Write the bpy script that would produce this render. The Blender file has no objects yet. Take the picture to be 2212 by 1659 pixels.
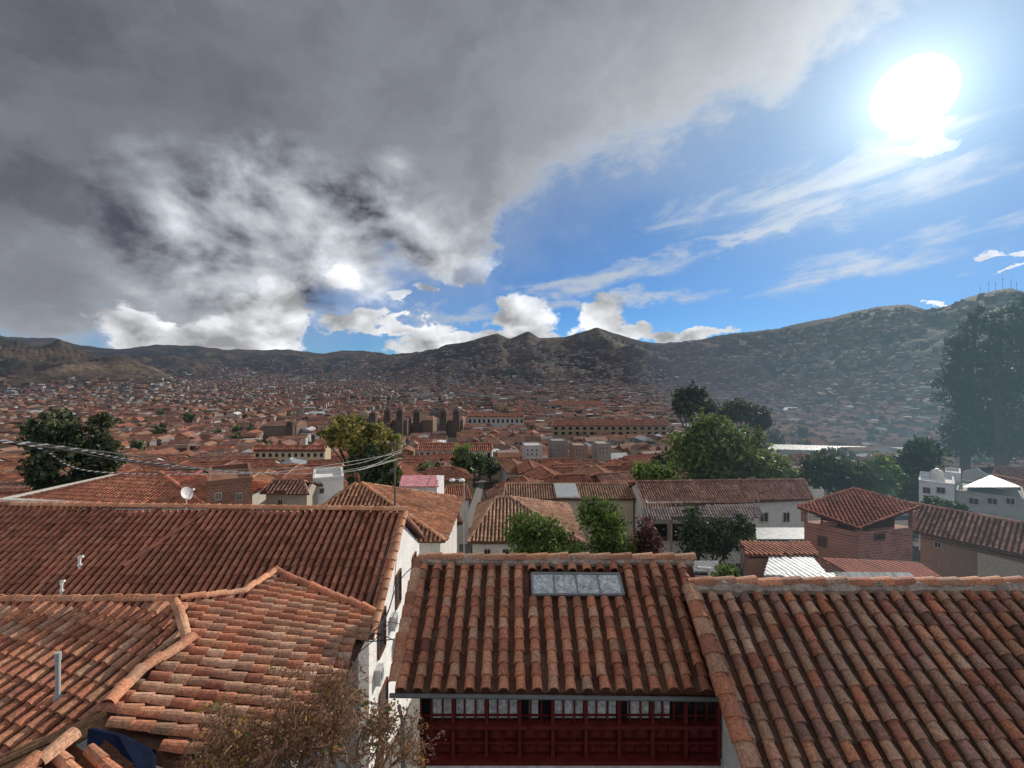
import bpy, math, random
import numpy as np
from mathutils import Vector
random.seed(7); rng=np.random.default_rng(7)
S=bpy.context.scene; COL=S.collection
F=1000.0; CX=1106.0; HY=800.0; PI=math.pi
# ---------------------------------------------------------------- geometry of the view (metres, camera at the origin, +Y ahead)
def P(px,py,Y): return np.array([(px-CX)/F*Y, Y, (HY-py)/F*Y])
def Pd(px,py,drop): return P(px,py,drop*F/(py-HY))
def z0(Y): return -9-60*(1-np.exp(-np.maximum(Y,0)/220.0))
_perm=rng.random((256,256))
def vnoise(x,y):
    xi=np.floor(x).astype(int); yi=np.floor(y).astype(int); fx=x-xi; fy=y-yi
    fx=fx*fx*(3-2*fx); fy=fy*fy*(3-2*fy)
    a=_perm[xi%256,yi%256]; b=_perm[(xi+1)%256,yi%256]; c=_perm[xi%256,(yi+1)%256]; d=_perm[(xi+1)%256,(yi+1)%256]
    return (a*(1-fx)+b*fx)*(1-fy)+(c*(1-fx)+d*fx)*fy
def fbm(x,y,o=5):
    s=0;a=.5;t=0
    for i in range(o): s=s+a*vnoise(x*2**i+i*17.3,y*2**i+i*9.1); t+=a; a*=.5
    return s/t
def ridged(x,y,o=5):
    s=0;a=.5;t=0
    for i in range(o): s=s+a*(1-abs(2*vnoise(x*2**i+i*7.7,y*2**i+i*3.1)-1)); t+=a; a*=.5
    return s/t
SKY=np.array([(-700,700),(-300,720),(0,727),(60,730),(120,731),(160,742),(210,750),(280,751),(340,744),(420,746),(480,753),(620,756),(700,764),(740,757),(860,764),(920,758),(960,748),(1020,736),(1075,721),(1100,733),(1140,718),(1165,732),(1220,728),(1290,709),(1340,723),(1400,736),(1440,742),(1500,732),(1580,716),(1680,708),(1750,694),(1800,685),(1850,672),(1900,662),(1960,657),(2000,668),(2040,661),(2090,641),(2130,632),(2180,625),(2212,632),(2400,600),(2900,575)],float)
YR=np.array([(-700,5500),(800,5500),(960,3300),(1440,3200),(1600,2800),(1800,2400),(2000,2000),(2212,1500),(2900,1200)],float)
YS=np.array([(-700,3000),(700,3000),(900,1900),(1350,1800),(1500,1300),(1700,600),(2000,230),(2212,130),(2900,60)],float)
L2=np.array([(-700,735),(0,752),(60,756),(120,753),(180,762),(250,775),(330,802),(400,828),(450,850),(520,880),(3000,900)],float)
L3=np.array([(-700,790),(150,790),(260,775),(330,786),(420,778),(520,797),(640,818),(700,832),(760,815),(880,785),(960,772),(1040,800),(1130,835),(3000,900)],float)
def gz(x,y,detail=True):
    x=np.asarray(x,float); y=np.maximum(np.asarray(y,float),.5)
    px=CX+x/y*F
    b=z0(y)
    yr=np.interp(px,YR[:,0],YR[:,1]); ys=np.interp(px,YS[:,0],YS[:,1]); zr=(HY-np.interp(px,SKY[:,0],SKY[:,1]))/F*yr
    t=np.clip((y-ys)/(yr-ys),0,1)
    h=np.where(y<yr, (zr-b)*t**1.35, zr-b-(y-yr)*.12)
    h=np.maximum(h,0)
    for (L,r,s,e) in ((L2,2100.,1250.,3000.),(L3,3600.,2500.,4600.)):
        zz=(HY-np.interp(px,L[:,0],L[:,1]))/F*r - z0(r)
        zz=np.maximum(zz,0)
        u=np.where(y<r,(y-s)/(r-s),(e-y)/(e-r)); u=np.clip(u,0,1)
        h=np.maximum(h,zz*u**1.2)
    if detail:
        n=ridged(x/430.+3,y/620.+8,6)-.64
        n2=ridged(x/130.+3,y/190.+8,4)-.6
        edge=np.clip(np.abs(y-yr)/yr*3,0.10,1)
        h=h+np.minimum(h,170)*(n*2.3+n2*.45)*edge*np.interp(px,[1450,1700],[1,.5])
    return b+np.maximum(h,0)
# ---------------------------------------------------------------- object helpers
def wl(o):
    v=Vector((0,0,0))
    while o is not None: v=v+o.location; o=o.parent
    return np.array(v)
def mk(name,V,Fc,mat,parent=None,col=None,loc=None,local=False,smooth=False):
    V=np.asarray(V,float).reshape(-1,3)
    base=np.zeros(3)
    if not local:
        if parent is not None: base=wl(parent)
        elif loc is not None: base=np.array(loc,float)
    me=bpy.data.meshes.new(name); me.from_pydata((V-base).tolist(),[],Fc)
    if col is not None:
        a=me.attributes.new('col','FLOAT_COLOR','POINT')
        c=np.ones((len(V),4)); c[:,:3]=col
        a.data.foreach_set('color',c.ravel())
    if smooth: me.polygons.foreach_set('use_smooth',[True]*len(me.polygons))
    me.materials.append(mat)
    o=bpy.data.objects.new(name,me); COL.objects.link(o)
    if parent is not None: o.parent=parent
    elif loc is not None: o.location=tuple(loc)
    return o
def tag(o,label=None,cat=None,group=None,kind=None):
    if label: o['label']=label
    if cat: o['category']=cat
    if group: o['group']=group
    if kind: o['kind']=kind
    return o
def thing(name,label,cat,loc,group=None,rz=0):
    o=bpy.data.objects.new(name,None); o.empty_display_size=.3; COL.objects.link(o); o.location=tuple(float(v) for v in loc); o.rotation_euler=(0,0,rz)
    return tag(o,label,cat,group)
BOXF=[[0,3,2,1],[4,5,6,7],[0,1,5,4],[1,2,6,5],[2,3,7,6],[3,0,4,7]]
class MB:
    def __init__(s): s.V=[];s.F=[];s.C=[];s.n=0
    def add(s,V,Fc,c=(1,1,1)):
        V=np.asarray(V,float).reshape(-1,3); n=len(V)
        if isinstance(Fc,np.ndarray): s.F+=(Fc+s.n).tolist()
        else: s.F+=[[i+s.n for i in f] for f in Fc]
        s.V.append(V); s.C.append(np.broadcast_to(np.asarray(c,float),(n,3)).copy()); s.n+=n
    def box(s,a,b,c=(1,1,1)):
        x0,y0,z_0=a; x1,y1,z1=b
        s.add([(x0,y0,z_0),(x1,y0,z_0),(x1,y1,z_0),(x0,y1,z_0),(x0,y0,z1),(x1,y0,z1),(x1,y1,z1),(x0,y1,z1)],BOXF,c)
    def obox(s,c0,ux,uy,uz,c=(1,1,1)):
        c0,ux,uy,uz=[np.asarray(v,float) for v in (c0,ux,uy,uz)]
        V=[c0+a*ux+b*uy+d*uz for d in (-1,1) for a,b in ((-1,-1),(1,-1),(1,1),(-1,1))]
        s.add(V,BOXF,c)
    def prism(s,top,vec,c=(1,1,1)):
        top=np.asarray(top,float); n=len(top); bot=top+np.asarray(vec,float)
        s.add(np.vstack([top,bot]),[list(range(n)),list(range(2*n-1,n-1,-1))]+[[i,i+n,(i+1)%n+n,(i+1)%n] for i in range(n)],c)
    def prismz(s,top,zb,c=(1,1,1)):
        top=np.asarray(top,float); n=len(top); bot=top.copy(); bot[:,2]=zb
        s.add(np.vstack([top,bot]),[list(range(n)),list(range(2*n-1,n-1,-1))]+[[i,i+n,(i+1)%n+n,(i+1)%n] for i in range(n)],c)
    def tube(s,pts,r,c=(1,1,1),K=6):
        pts=np.asarray(pts,float); n=len(pts); rr=np.broadcast_to(np.asarray(r,float),(n,))
        d=np.gradient(pts,axis=0); d/=np.linalg.norm(d,axis=1)[:,None]+1e-9
        up=np.where(np.abs(d[:,2:3])>.9,[[1.,0,0]],[[0,0,1.]])
        a=np.cross(d,up); a/=np.linalg.norm(a,axis=1)[:,None]+1e-9; b=np.cross(d,a)
        th=np.arange(K)*2*PI/K
        V=pts[:,None]+rr[:,None,None]*(a[:,None]*np.cos(th)[None,:,None]+b[:,None]*np.sin(th)[None,:,None])
        Fc=[[i*K+k,i*K+(k+1)%K,(i+1)*K+(k+1)%K,(i+1)*K+k] for i in range(n-1) for k in range(K)]
        Fc+=[list(range(K))[::-1],[(n-1)*K+k for k in range(K)]]
        s.add(V.reshape(-1,3),Fc,c)
    def lathe(s,c0,prof,c=(1,1,1),K=14):
        V=[];n=len(prof)
        for r,z in prof:
            for k in range(K): V.append((c0[0]+r*math.cos(2*PI*k/K),c0[1]+r*math.sin(2*PI*k/K),c0[2]+z))
        s.add(V,[[i*K+k,i*K+(k+1)%K,(i+1)*K+(k+1)%K,(i+1)*K+k] for i in range(n-1) for k in range(K)],c)
    def build(s,name,mat,parent=None,**k):
        return mk(name,np.vstack(s.V),s.F,mat,parent,col=np.vstack(s.C),**k)
def cat_rom(pts,n=10):
    p=np.asarray(pts,float); p=np.vstack([2*p[0]-p[1],p,2*p[-1]-p[-2]]); out=[]
    for i in range(1,len(p)-2):
        for t in np.linspace(0,1,n,endpoint=False):
            out.append(.5*((2*p[i])+(-p[i-1]+p[i+1])*t+(2*p[i-1]-5*p[i]+4*p[i+1]-p[i+2])*t*t+(-p[i-1]+3*p[i]-3*p[i+1]+p[i+2])*t**3))
    out.append(p[-2]); return np.array(out)
# ---------------------------------------------------------------- materials
def nodes(nt):
    def M(op,a,b=None,c=None,clamp=False):
        n=nt.nodes.new('ShaderNodeMath'); n.operation=op; n.use_clamp=clamp
        for i,v in enumerate((a,b,c)):
            if v is None: continue
            if isinstance(v,(int,float)): n.inputs[i].default_value=float(v)
            else: nt.links.new(v,n.inputs[i])
        return n.outputs[0]
    def SS(v,a,b,lo=0,hi=1,typ='SMOOTHSTEP'):
        n=nt.nodes.new('ShaderNodeMapRange'); n.interpolation_type=typ; nt.links.new(v,n.inputs[0])
        for i,q in enumerate((a,b,lo,hi)): n.inputs[i+1].default_value=q
        return n.outputs[0]
    def NZ(vec,scale,detail=5,rough=.55,dist=0):
        n=nt.nodes.new('ShaderNodeTexNoise'); n.inputs['Scale'].default_value=scale; n.inputs['Detail'].default_value=detail
        n.inputs['Roughness'].default_value=rough; n.inputs['Distortion'].default_value=dist
        if vec is not None: nt.links.new(vec,n.inputs['Vector'])
        return n.outputs[0]
    def XYZ(a,b,c=0.):
        n=nt.nodes.new('ShaderNodeCombineXYZ')
        for i,v in enumerate((a,b,c)):
            if isinstance(v,(int,float)): n.inputs[i].default_value=float(v)
            else: nt.links.new(v,n.inputs[i])
        return n.outputs[0]
    def MX(f,a,b,blend='MIX'):
        n=nt.nodes.new('ShaderNodeMix'); n.data_type='RGBA'; n.blend_type=blend; n.clamp_factor=True
        for i,v in ((0,f),(6,a),(7,b)):
            if isinstance(v,(int,float)): n.inputs[i].default_value=float(v)
            elif isinstance(v,tuple): n.inputs[i].default_value=(v[0],v[1],v[2],1)
            else: nt.links.new(v,n.inputs[i])
        return n.outputs[2]
    return M,SS,NZ,XYZ,MX
def mat(name,base=(1,1,1),rough=.85,attr=True,noise=.25,scale=2.,fine=0,fscale=30.,bump=0,bscale=20.,metal=0,haze=True,spec=.25,brick=None,patch=None,pscale=.5,transl=0):
    m=bpy.data.materials.new(name); m.use_nodes=True; nt=m.node_tree; nt.nodes.clear()
    M,SS,NZ,XYZ,MX=nodes(nt)
    g=nt.nodes.new('ShaderNodeNewGeometry'); pos=g.outputs['Position']
    b=nt.nodes.new('ShaderNodeBsdfPrincipled'); b.inputs['Roughness'].default_value=rough; b.inputs['Metallic'].default_value=metal
    b.inputs['Specular IOR Level'].default_value=spec
    if attr:
        a=nt.nodes.new('ShaderNodeAttribute'); a.attribute_name='col'; c=MX(1.,a.outputs['Color'],base,'MULTIPLY')
    else: c=MX(0.,base,base)
    if patch:
        c=MX(SS(NZ(pos,pscale,5,.6),.45,.62),c,patch)
    if brick:
        sp=nt.nodes.new('ShaderNodeSeparateXYZ'); nt.links.new(pos,sp.inputs[0])
        v=XYZ(M('ADD',sp.outputs[0],sp.outputs[1]),sp.outputs[2])
        br=nt.nodes.new('ShaderNodeTexBrick'); nt.links.new(v,br.inputs['Vector']); br.inputs['Scale'].default_value=1
        br.inputs['Brick Width'].default_value=brick; br.inputs['Row Height'].default_value=brick*.5; br.inputs['Mortar Size'].default_value=brick*.06
        br.inputs['Color1'].default_value=(1,1,1,1); br.inputs['Color2'].default_value=(.7,.68,.66,1); br.inputs['Mortar'].default_value=(1.3,1.5,1.6,1)
        c=MX(1.,c,br.outputs['Color'],'MULTIPLY')
    if noise:
        f=SS(NZ(pos,scale,4,.65),.3,.7,1-noise,1+noise,'LINEAR'); c=MX(1.,c,XYZ(f,f,f),'MULTIPLY')
    if fine:
        f=SS(NZ(pos,fscale,3,.7),.35,.62,1-fine,1+fine*.25,'LINEAR'); c=MX(1.,c,XYZ(f,f,f),'MULTIPLY')
    nt.links.new(c,b.inputs['Base Color'])
    if bump:
        bn=nt.nodes.new('ShaderNodeBump'); bn.inputs['Strength'].default_value=bump; bn.inputs['Distance'].default_value=.02
        nt.links.new(NZ(pos,bscale,3,.6),bn.inputs['Height']); nt.links.new(bn.outputs[0],b.inputs['Normal'])
    sh=b.outputs[0]
    if transl:
        t=nt.nodes.new('ShaderNodeBsdfTranslucent'); nt.links.new(c,t.inputs[0])
        mx=nt.nodes.new('ShaderNodeMixShader'); mx.inputs[0].default_value=transl; nt.links.new(sh,mx.inputs[1]); nt.links.new(t.outputs[0],mx.inputs[2]); sh=mx.outputs[0]
    out=nt.nodes.new('ShaderNodeOutputMaterial')
    if haze:   # haze painted on as emission by world position, stronger towards the sun
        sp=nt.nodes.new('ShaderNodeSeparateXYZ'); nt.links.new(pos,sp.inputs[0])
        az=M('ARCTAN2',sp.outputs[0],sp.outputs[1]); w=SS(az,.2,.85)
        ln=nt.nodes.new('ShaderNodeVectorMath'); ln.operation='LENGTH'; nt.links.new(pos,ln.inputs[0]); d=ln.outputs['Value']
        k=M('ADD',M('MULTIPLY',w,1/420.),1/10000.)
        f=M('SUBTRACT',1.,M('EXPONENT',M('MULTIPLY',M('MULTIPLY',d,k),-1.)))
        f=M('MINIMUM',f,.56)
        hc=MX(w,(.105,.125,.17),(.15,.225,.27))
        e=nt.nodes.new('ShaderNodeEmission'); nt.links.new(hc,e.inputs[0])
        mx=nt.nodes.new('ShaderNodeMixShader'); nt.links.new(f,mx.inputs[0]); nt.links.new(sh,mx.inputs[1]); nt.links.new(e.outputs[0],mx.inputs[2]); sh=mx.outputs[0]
    nt.links.new(sh,out.inputs[0]); return m
m_tile=mat('clay_tile',noise=.22,scale=1.6,fine=.45,fscale=26,bump=.4,bscale=60,haze=False,rough=.75,spec=.35)
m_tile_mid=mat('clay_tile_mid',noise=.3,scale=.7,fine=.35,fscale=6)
m_mortar=mat('mortar',base=(.38,.30,.245),attr=False,noise=.4,scale=5,fine=.4,fscale=40,bump=.8,bscale=40,haze=False)
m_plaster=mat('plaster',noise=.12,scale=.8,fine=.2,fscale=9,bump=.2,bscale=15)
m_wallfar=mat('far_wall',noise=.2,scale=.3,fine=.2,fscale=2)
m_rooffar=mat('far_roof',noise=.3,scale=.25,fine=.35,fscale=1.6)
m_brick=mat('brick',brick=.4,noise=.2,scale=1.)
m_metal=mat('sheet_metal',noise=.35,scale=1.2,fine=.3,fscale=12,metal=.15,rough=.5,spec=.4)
m_wood=mat('red_wood',base=(.125,.018,.014),attr=False,noise=.35,scale=6,fine=.3,fscale=60,haze=False,rough=.5)
m_plank=mat('weathered_wood',base=(.24,.13,.07),attr=False,noise=.5,scale=9,fine=.4,fscale=50,bump=.6,haze=False)
m_dark=mat('dark_opening',base=(.012,.012,.014),attr=False,noise=0,rough=.3)
m_glass=mat('window_glass',base=(.03,.035,.04),attr=False,noise=0,rough=.08,spec=.8)
m_sky_glass=mat('skylight_glass',base=(.52,.54,.54),attr=False,noise=.5,scale=9,fine=.4,fscale=22,rough=.35,spec=.5,haze=False)
m_curtain=mat('curtain',base=(.50,.48,.46),attr=False,noise=.5,scale=16,haze=False)
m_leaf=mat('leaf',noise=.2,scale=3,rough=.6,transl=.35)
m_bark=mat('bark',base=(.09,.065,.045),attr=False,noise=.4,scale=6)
m_plain=mat('painted',noise=.1,rough=.5,haze=False)
m_blue=mat('blue_sheet',base=(.003,.008,.026),attr=False,noise=.5,scale=5,rough=.8,spec=.1,haze=False)
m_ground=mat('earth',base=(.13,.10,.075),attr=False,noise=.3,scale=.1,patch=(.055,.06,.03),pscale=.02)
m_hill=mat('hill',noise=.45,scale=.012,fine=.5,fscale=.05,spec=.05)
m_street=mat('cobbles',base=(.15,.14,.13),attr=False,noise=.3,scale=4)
m_twig=mat('twig',noise=.2,scale=9,haze=False)
# ---------------------------------------------------------------- tiled roofs
class Plane:
    def __init__(s,A,g,tan):
        s.A=np.asarray(A,float); g=np.asarray(g,float); s.g=g/np.linalg.norm(g); s.k=tan
        n=math.sqrt(1+tan*tan)
        s.t=np.array([s.g[0],s.g[1],-tan])/n; s.n=np.array([s.g[0]*tan,s.g[1]*tan,1])/n; s.r=np.array([-s.g[1],s.g[0],0])
    def hit(s,px,py):
        u=(px-CX)/F; v=(HY-py)/F
        Y=(s.A[2]+s.k*(s.A[0]*s.g[0]+s.A[1]*s.g[1]))/(v+s.k*(u*s.g[0]+s.g[1]))
        return np.array([u*Y,Y,v*Y])
    def z(s,x,y): return s.A[2]-s.k*((x-s.A[0])*s.g[0]+(y-s.A[1])*s.g[1])
    def pt(s,a,b,c=0): return s.A+a*s.r+b*s.t+c*s.n
def plane_from(p):
    p=np.asarray(p,float); n=np.zeros(3)
    for i in range(len(p)): n+=np.cross(p[i]-p[0],p[(i+1)%len(p)]-p[0])
    if n[2]<0: n=-n
    h=math.hypot(n[0],n[1]); return Plane(p[0],(n[0]/h,n[1]/h),h/n[2])
def pip(poly,x,y):
    ins=np.zeros(x.shape,bool); n=len(poly)
    for i in range(n):
        x1,y1=poly[i]; x2,y2=poly[(i+1)%n]
        if y1==y2: continue
        c=((y1>y)!=(y2>y))&(x<(x2-x1)*(y-y1)/(y2-y1)+x1); ins^=c
    return ins
PAL_NEAR=np.array([(.52,.205,.115),(.58,.265,.15),(.45,.17,.10),(.38,.15,.095),(.52,.30,.19),(.60,.23,.12)])
PAL_RED=np.array([(.47,.17,.105),(.53,.225,.135),(.42,.15,.095),(.44,.19,.12)])
PAL_TAN=np.array([(.48,.28,.18),(.54,.34,.23),(.39,.21,.14),(.44,.25,.165)])
PAL_DARK=np.array([(.29,.14,.105),(.34,.18,.135),(.23,.12,.09),(.38,.22,.16)])
PAL_ORG=np.array([(.60,.28,.155),(.53,.23,.125),(.62,.34,.21)])
PAL_METAL=np.array([(.46,.51,.55),(.42,.46,.49),(.50,.54,.58)])
def pick(pal,n,dark=.05):
    i=rng.integers(0,len(pal),n); j=rng.integers(0,len(pal),n); f=rng.random((n,1))
    c=pal[i]*f+pal[j]*(1-f); c=c*(.88+.24*rng.random((n,1)))
    c[rng.random(n)<dark]*=.65
    return np.minimum(c,.85)
def barrels(mb,O,T,Sd,N,L,r0,r1,cols,K=6,rim=True,flip=1,h=1.):
    n=len(O); th=np.linspace(0,PI,K+1); cs=np.cos(th); sn=np.sin(th)*h*flip
    L=np.broadcast_to(np.asarray(L,float),(n,)); r0=np.broadcast_to(np.asarray(r0,float),(n,)); r1=np.broadcast_to(np.asarray(r1,float),(n,))
    T=np.broadcast_to(T,(n,3)); Sd=np.broadcast_to(Sd,(n,3)); N=np.broadcast_to(N,(n,3))
    rings=[(0*L,r0),(L,r1)]
    if rim: rings.append((L,r1*.78))
    V=np.stack([O[:,None]+T[:,None]*a[:,None,None]+r[:,None,None]*(Sd[:,None]*cs[None,:,None]+N[:,None]*sn[None,:,None]) for a,r in rings],1)
    nr=len(rings); q=K+1
    f=np.array([[a*q+k,a*q+k+1,(a+1)*q+k+1,(a+1)*q+k] for a in range(nr-1) for k in range(K)])
    Fc=(f[None]+(np.arange(n)*nr*q)[:,None,None]).reshape(-1,4)
    mb.add(V.reshape(-1,3),Fc,np.repeat(cols,nr*q,0))
def tiles(mb,pl,poly3,sp,ex,pal,K=6,near=True,hole=None,jit=1.,slab=.12,metal=False):
    st=[((p-pl.A)@pl.r,(p-pl.A)@pl.t) for p in np.asarray(poly3,float)]
    A=np.array(st); s_=np.arange(A[:,0].min()+sp/2,A[:,0].max(),sp); t_=np.arange(A[:,1].min(),A[:,1].max(),ex)
    if metal: jit=.15
    gs,gt=np.meshgrid(s_,t_,indexing='ij')
    coljit=rng.normal(0,.014*jit,(len(s_),1)); gt=gt+coljit*ex*3
    sway=.035*sp/.25*(fbm(gs/3.+9,gt/1.5,3)-.5)*jit*(1.6 if near else 0)
    gs=(gs+sway).ravel(); gt=gt.ravel(); ins=pip(st,gs,gt+ex*.5)
    if hole is not None: ins&=~pip(hole,gs,gt+ex*.5)
    gs=gs[ins]; gt=gt[ins]; n=len(gs)
    top=np.array([pl.pt(a,b,(-.05 if not near else -.1) if not metal else .02) for a,b in st])
    mb.prism(top,(0,0,-slab),np.array(pal).mean(0)*(.3 if not metal else .9))  # slab colour darkened to paint the shade showing between cover tiles
    if n==0: return
    js=rng.normal(0,.018*sp*jit,n); wav=.03*(fbm(gs/1.6+1,gt/1.6+4,3)-.5)*(2 if near else 0)
    O=pl.A+np.outer(gs+js,pl.r)+np.outer(gt-ex*.06,pl.t)+np.outer(wav,pl.n)
    T=pl.t+np.outer(rng.normal(0,.02*jit,n),pl.r)+np.outer(np.full(n,.06 if near else 0. if metal else .02)+rng.normal(0,.008*jit,n),pl.n)
    T/=np.linalg.norm(T,axis=1)[:,None]
    if metal:
        O=[];LL=[]
        for a in s_:
            tt=np.linspace(A[:,1].min(),A[:,1].max(),60); i_=pip(st,np.full(60,a),tt)
            if i_.sum()>1: O.append(pl.A+a*pl.r+tt[i_].min()*pl.t+pl.n*.015); LL.append(tt[i_].max()-tt[i_].min())
        if not O: return
        O=np.array(O); LL=np.array(LL); n=len(O); barrels(mb,O,np.tile(pl.t,(n,1)),pl.r,pl.n,LL,sp*.3,sp*.3,pick(pal,n,.1),4,rim=False,h=.3); return
    col=pick(pal,n)
    w=fbm(gs/1.7+3,gt/1.7+5,3)[:,None]; col=col*(.75+.5*w)
    barrels(mb,O,T,pl.r,pl.n,ex*1.1,sp*.275,sp*.335*(1+rng.normal(0,.04*jit,n)),col,K,rim=near,h=1.12)
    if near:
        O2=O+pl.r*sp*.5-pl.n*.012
        barrels(mb,O2,T,pl.r,pl.n,ex*1.1,sp*.25,sp*.3,col[rng.permutation(n)]*.26,4,rim=False,flip=-1,h=.75)  # pans darkened: gap shade between the covers is painted into their colour
def cap(mb,a,b,r,L,pal,K=6,lift=.03,rim=True):
    a=np.asarray(a,float);b=np.asarray(b,float); d=b-a; D=np.linalg.norm(d); d/=D
    n=max(1,int(D/L)); s=np.cross(d,(0,0,1)); s/=np.linalg.norm(s); N=np.cross(s,d)
    if N[2]<0: N=-N
    t=np.arange(n)*D/n; O=a+np.outer(t,d)+N*lift+np.outer(rng.normal(0,.008,n),s)
    T=d+np.outer(np.full(n,.05),N)+np.outer(rng.normal(0,.03,n),s)
    barrels(mb,O,T,s,N,D/n*1.12,r*.85,r,pick(pal,n,.05)*1.05,K,rim,h=.9)
def fillet(mb,a,b,w,h,c):
    a=np.asarray(a,float);b=np.asarray(b,float); n=max(2,int(np.linalg.norm(b-a)/.12)); t=np.linspace(0,1,n)[:,None]
    pts=a+(b-a)*t+rng.normal(0,.012,(n,3)); mb.tube(pts,w*(1+rng.normal(0,.12,n)),c,7)
def shrink(p,f,dz=0):
    p=np.asarray(p,float); c=p.mean(0); q=c+(p-c)*f; q[:,2]=p[:,2]+ (q[:,2]-p[:,2])+dz; return q
def house_base(p):
    c=np.asarray(p,float).mean(0); return (c[0],c[1],float(gz(c[0],c[1])))
def window(parent,c,u,w,h,frame=(.5,.45,.4),out=.04,pane=m_glass,mat_f=None,label=None):
    u=np.asarray(u,float); u/=np.linalg.norm(u); n=np.array([u[1],-u[0],0.]);
    if n@np.asarray(c)>0: n=-n
    mb=MB(); fr=min(w,h)*.09
    z=np.array([0,0,1.])
    for sg in (-1,1):
        mb.obox(c+u*sg*(w/2-fr/2)+n*out,u*fr/2,n*.05,z*h/2,frame)
        mb.obox(c+z*sg*(h/2-fr/2)+n*(out+.002),u*(w/2-fr),n*.05,z*fr/2,frame)
    mb.obox(c+n*(out-.01),u*fr*.3,n*.035,z*(h/2-fr),frame)
    o=mb.build('window',mat_f or m_plaster,parent)
    m2=MB(); m2.obox(c+n*(out-.025),u*(w/2-fr),n*.02,z*(h/2-fr)); m2.build('pane',pane,o)
    return o
def vhit(a,b,px,py):
    u=(px-CX)/F; d=b-a
    s=(u*a[1]-a[0])/(d[0]-u*d[1]); q=a+s*d; return np.array([q[0],q[1],(HY-py)/F*q[1]])
def wins_on(parent,a,b,rects,**k):
    for (x0,x1,y0,y1) in rects:
        p=vhit(a,b,(x0+x1)/2,(y0+y1)/2); Y=p[1]
        window(parent,p,(b-a)*np.array([1,1,0]),max(.2,(x1-x0)/F*Y),(y1-y0)/F*Y,**k)
def house_px(label,poly,drop,tan,wall=(.6,.57,.52),pal=PAL_RED,sp=.3,ex=.42,hip=False,wins=(),wm=None,group=None,name='tiled_house',K=4,inset=.35,capr=None,near=False):
    R1=Pd(*poly[0],drop); R2=Pd(*poly[1],drop)
    if hip and abs(poly[0][0]-poly[1][0])<20: rd=np.array([1.,0.])
    else: rd=(R2-R1)[:2]/np.linalg.norm((R2-R1)[:2])
    g=np.array([rd[1],-rd[0]]);  g=g if g[1]<0 else -g
    pl=Plane(R1,g,tan); W=[pl.hit(*q) for q in poly]; 
    if not hip: W[0][2]=R1[2]
    def mir(p): 
        d=(p[:2]-R1[:2])@g; return np.array([p[0]-2*d*g[0],p[1]-2*d*g[1],p[2]])
    er,el=W[2],W[3]; mer,mel=mir(er),mir(el)
    root=thing(name,label,'house',house_base([er,el,mer,mel]),group)
    mb=MB(); faces=[[R1,R2,er,el],[R2,R1,mel,mer]]
    if hip: faces+=[[R2,mer,er],[R1,el,mel]]
    for i,f in enumerate(faces):
        tiles(mb,plane_from(f),f,sp,ex,pal,K,near=near,slab=.1)
    cr=capr or sp*.42
    if np.linalg.norm(R1-R2)>.5: cap(mb,R1,R2,cr,ex,pal,4,rim=False)
    if hip:
        for q,e in ((R1,el),(R2,er),(R1,mel),(R2,mer)): cap(mb,e,q,cr,ex,pal,4,rim=False)
    else:
        for q,e in ((R1,el),(R2,er)): cap(mb,q,e,cr*.9,ex,pal,4,rim=False)
    mb.build('roof',m_tile if near else m_tile_mid,root)
    ax=(er-el); ax[2]=0; ax/=np.linalg.norm(ax); G=np.array([g[0],g[1],0])
    a=el+ax*inset-G*inset; b=er-ax*inset-G*inset; c=mer-ax*inset+G*inset; d=mel+ax*inset+G*inset
    for q in (a,b,c,d): q[2]=pl.z(*(er[:2]-G[:2]*inset))-.22
    zb=min(float(gz(q[0],q[1])) for q in (a,b,c,d))-1
    wb=MB(); wb.prismz([a,b,c,d],zb,wall)
    if not hip:
        for (p,q,rr,sg) in ((a,d,R1,1),(b,c,R2,-1)):
            top=(p+q)/2; top[2]=rr[2]-.28; wb.prism([p,q,top],ax*sg*.2,wall)
    wb.build('wall',wm or m_plaster,root)
    wins_on(root,a,b,wins)
    return root,a,b,pl
def block(label,px0,px1,pyt,Y,depth,col,wins=(),roof=None,name='flat_roofed_house',rot=None,group=None,wm=None,parapet=True,cat='house'):
    a=P(px0,pyt,Y)
    if rot is None: rot=-math.atan(((px0+px1)/2-CX)/F)*(1. if px0>1400 or px1<800 else .6)
    ca,sa=math.cos(rot),math.sin(rot); u=np.array([ca,sa,0]); v=np.array([-sa,ca,0])
    k=(px1-CX)/F; w=(k*a[1]-a[0])/(ca-k*sa)
    Q=[a,a+u*w,a+u*w+v*depth,a+v*depth]
    root=thing(name,label,cat,house_base(Q),group); zb=min(float(gz(q[0],q[1])) for q in Q)-1
    wb=MB(); wb.prismz(Q,zb,col); wb.build('wall',wm or m_plaster,root)
    rb=MB(); zt=np.array([0,0,.004])
    if parapet:
        t=.15
        for p,q,n in ((Q[0],Q[1],v),(Q[2],Q[3],-v)): rb.prism([p-n*.03+zt,q-n*.03+zt,q+n*t+zt,p+n*t+zt],(0,0,.35),np.array(col)*.9)
        for p,q,n in ((Q[1]+v*t,Q[2]-v*t,-u),(Q[3]-v*t,Q[0]+v*t,u)): rb.prism([p-n*.03+zt,q-n*.03+zt,q+n*t+zt,p+n*t+zt],(0,0,.35),np.array(col)*.9)
        rb.build('parapet',m_plaster,root)
    if roof is not None:
        r=MB(); r.prism([q+np.array([0,0,.02])+ (q-sum(Q)/4)*np.array([.04,.04,0]) for q in Q],(0,0,.1),roof[0]); r.build('roof',roof[1],root)
    wins_on(root,Q[0],Q[1],wins)
    return root,Q
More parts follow.
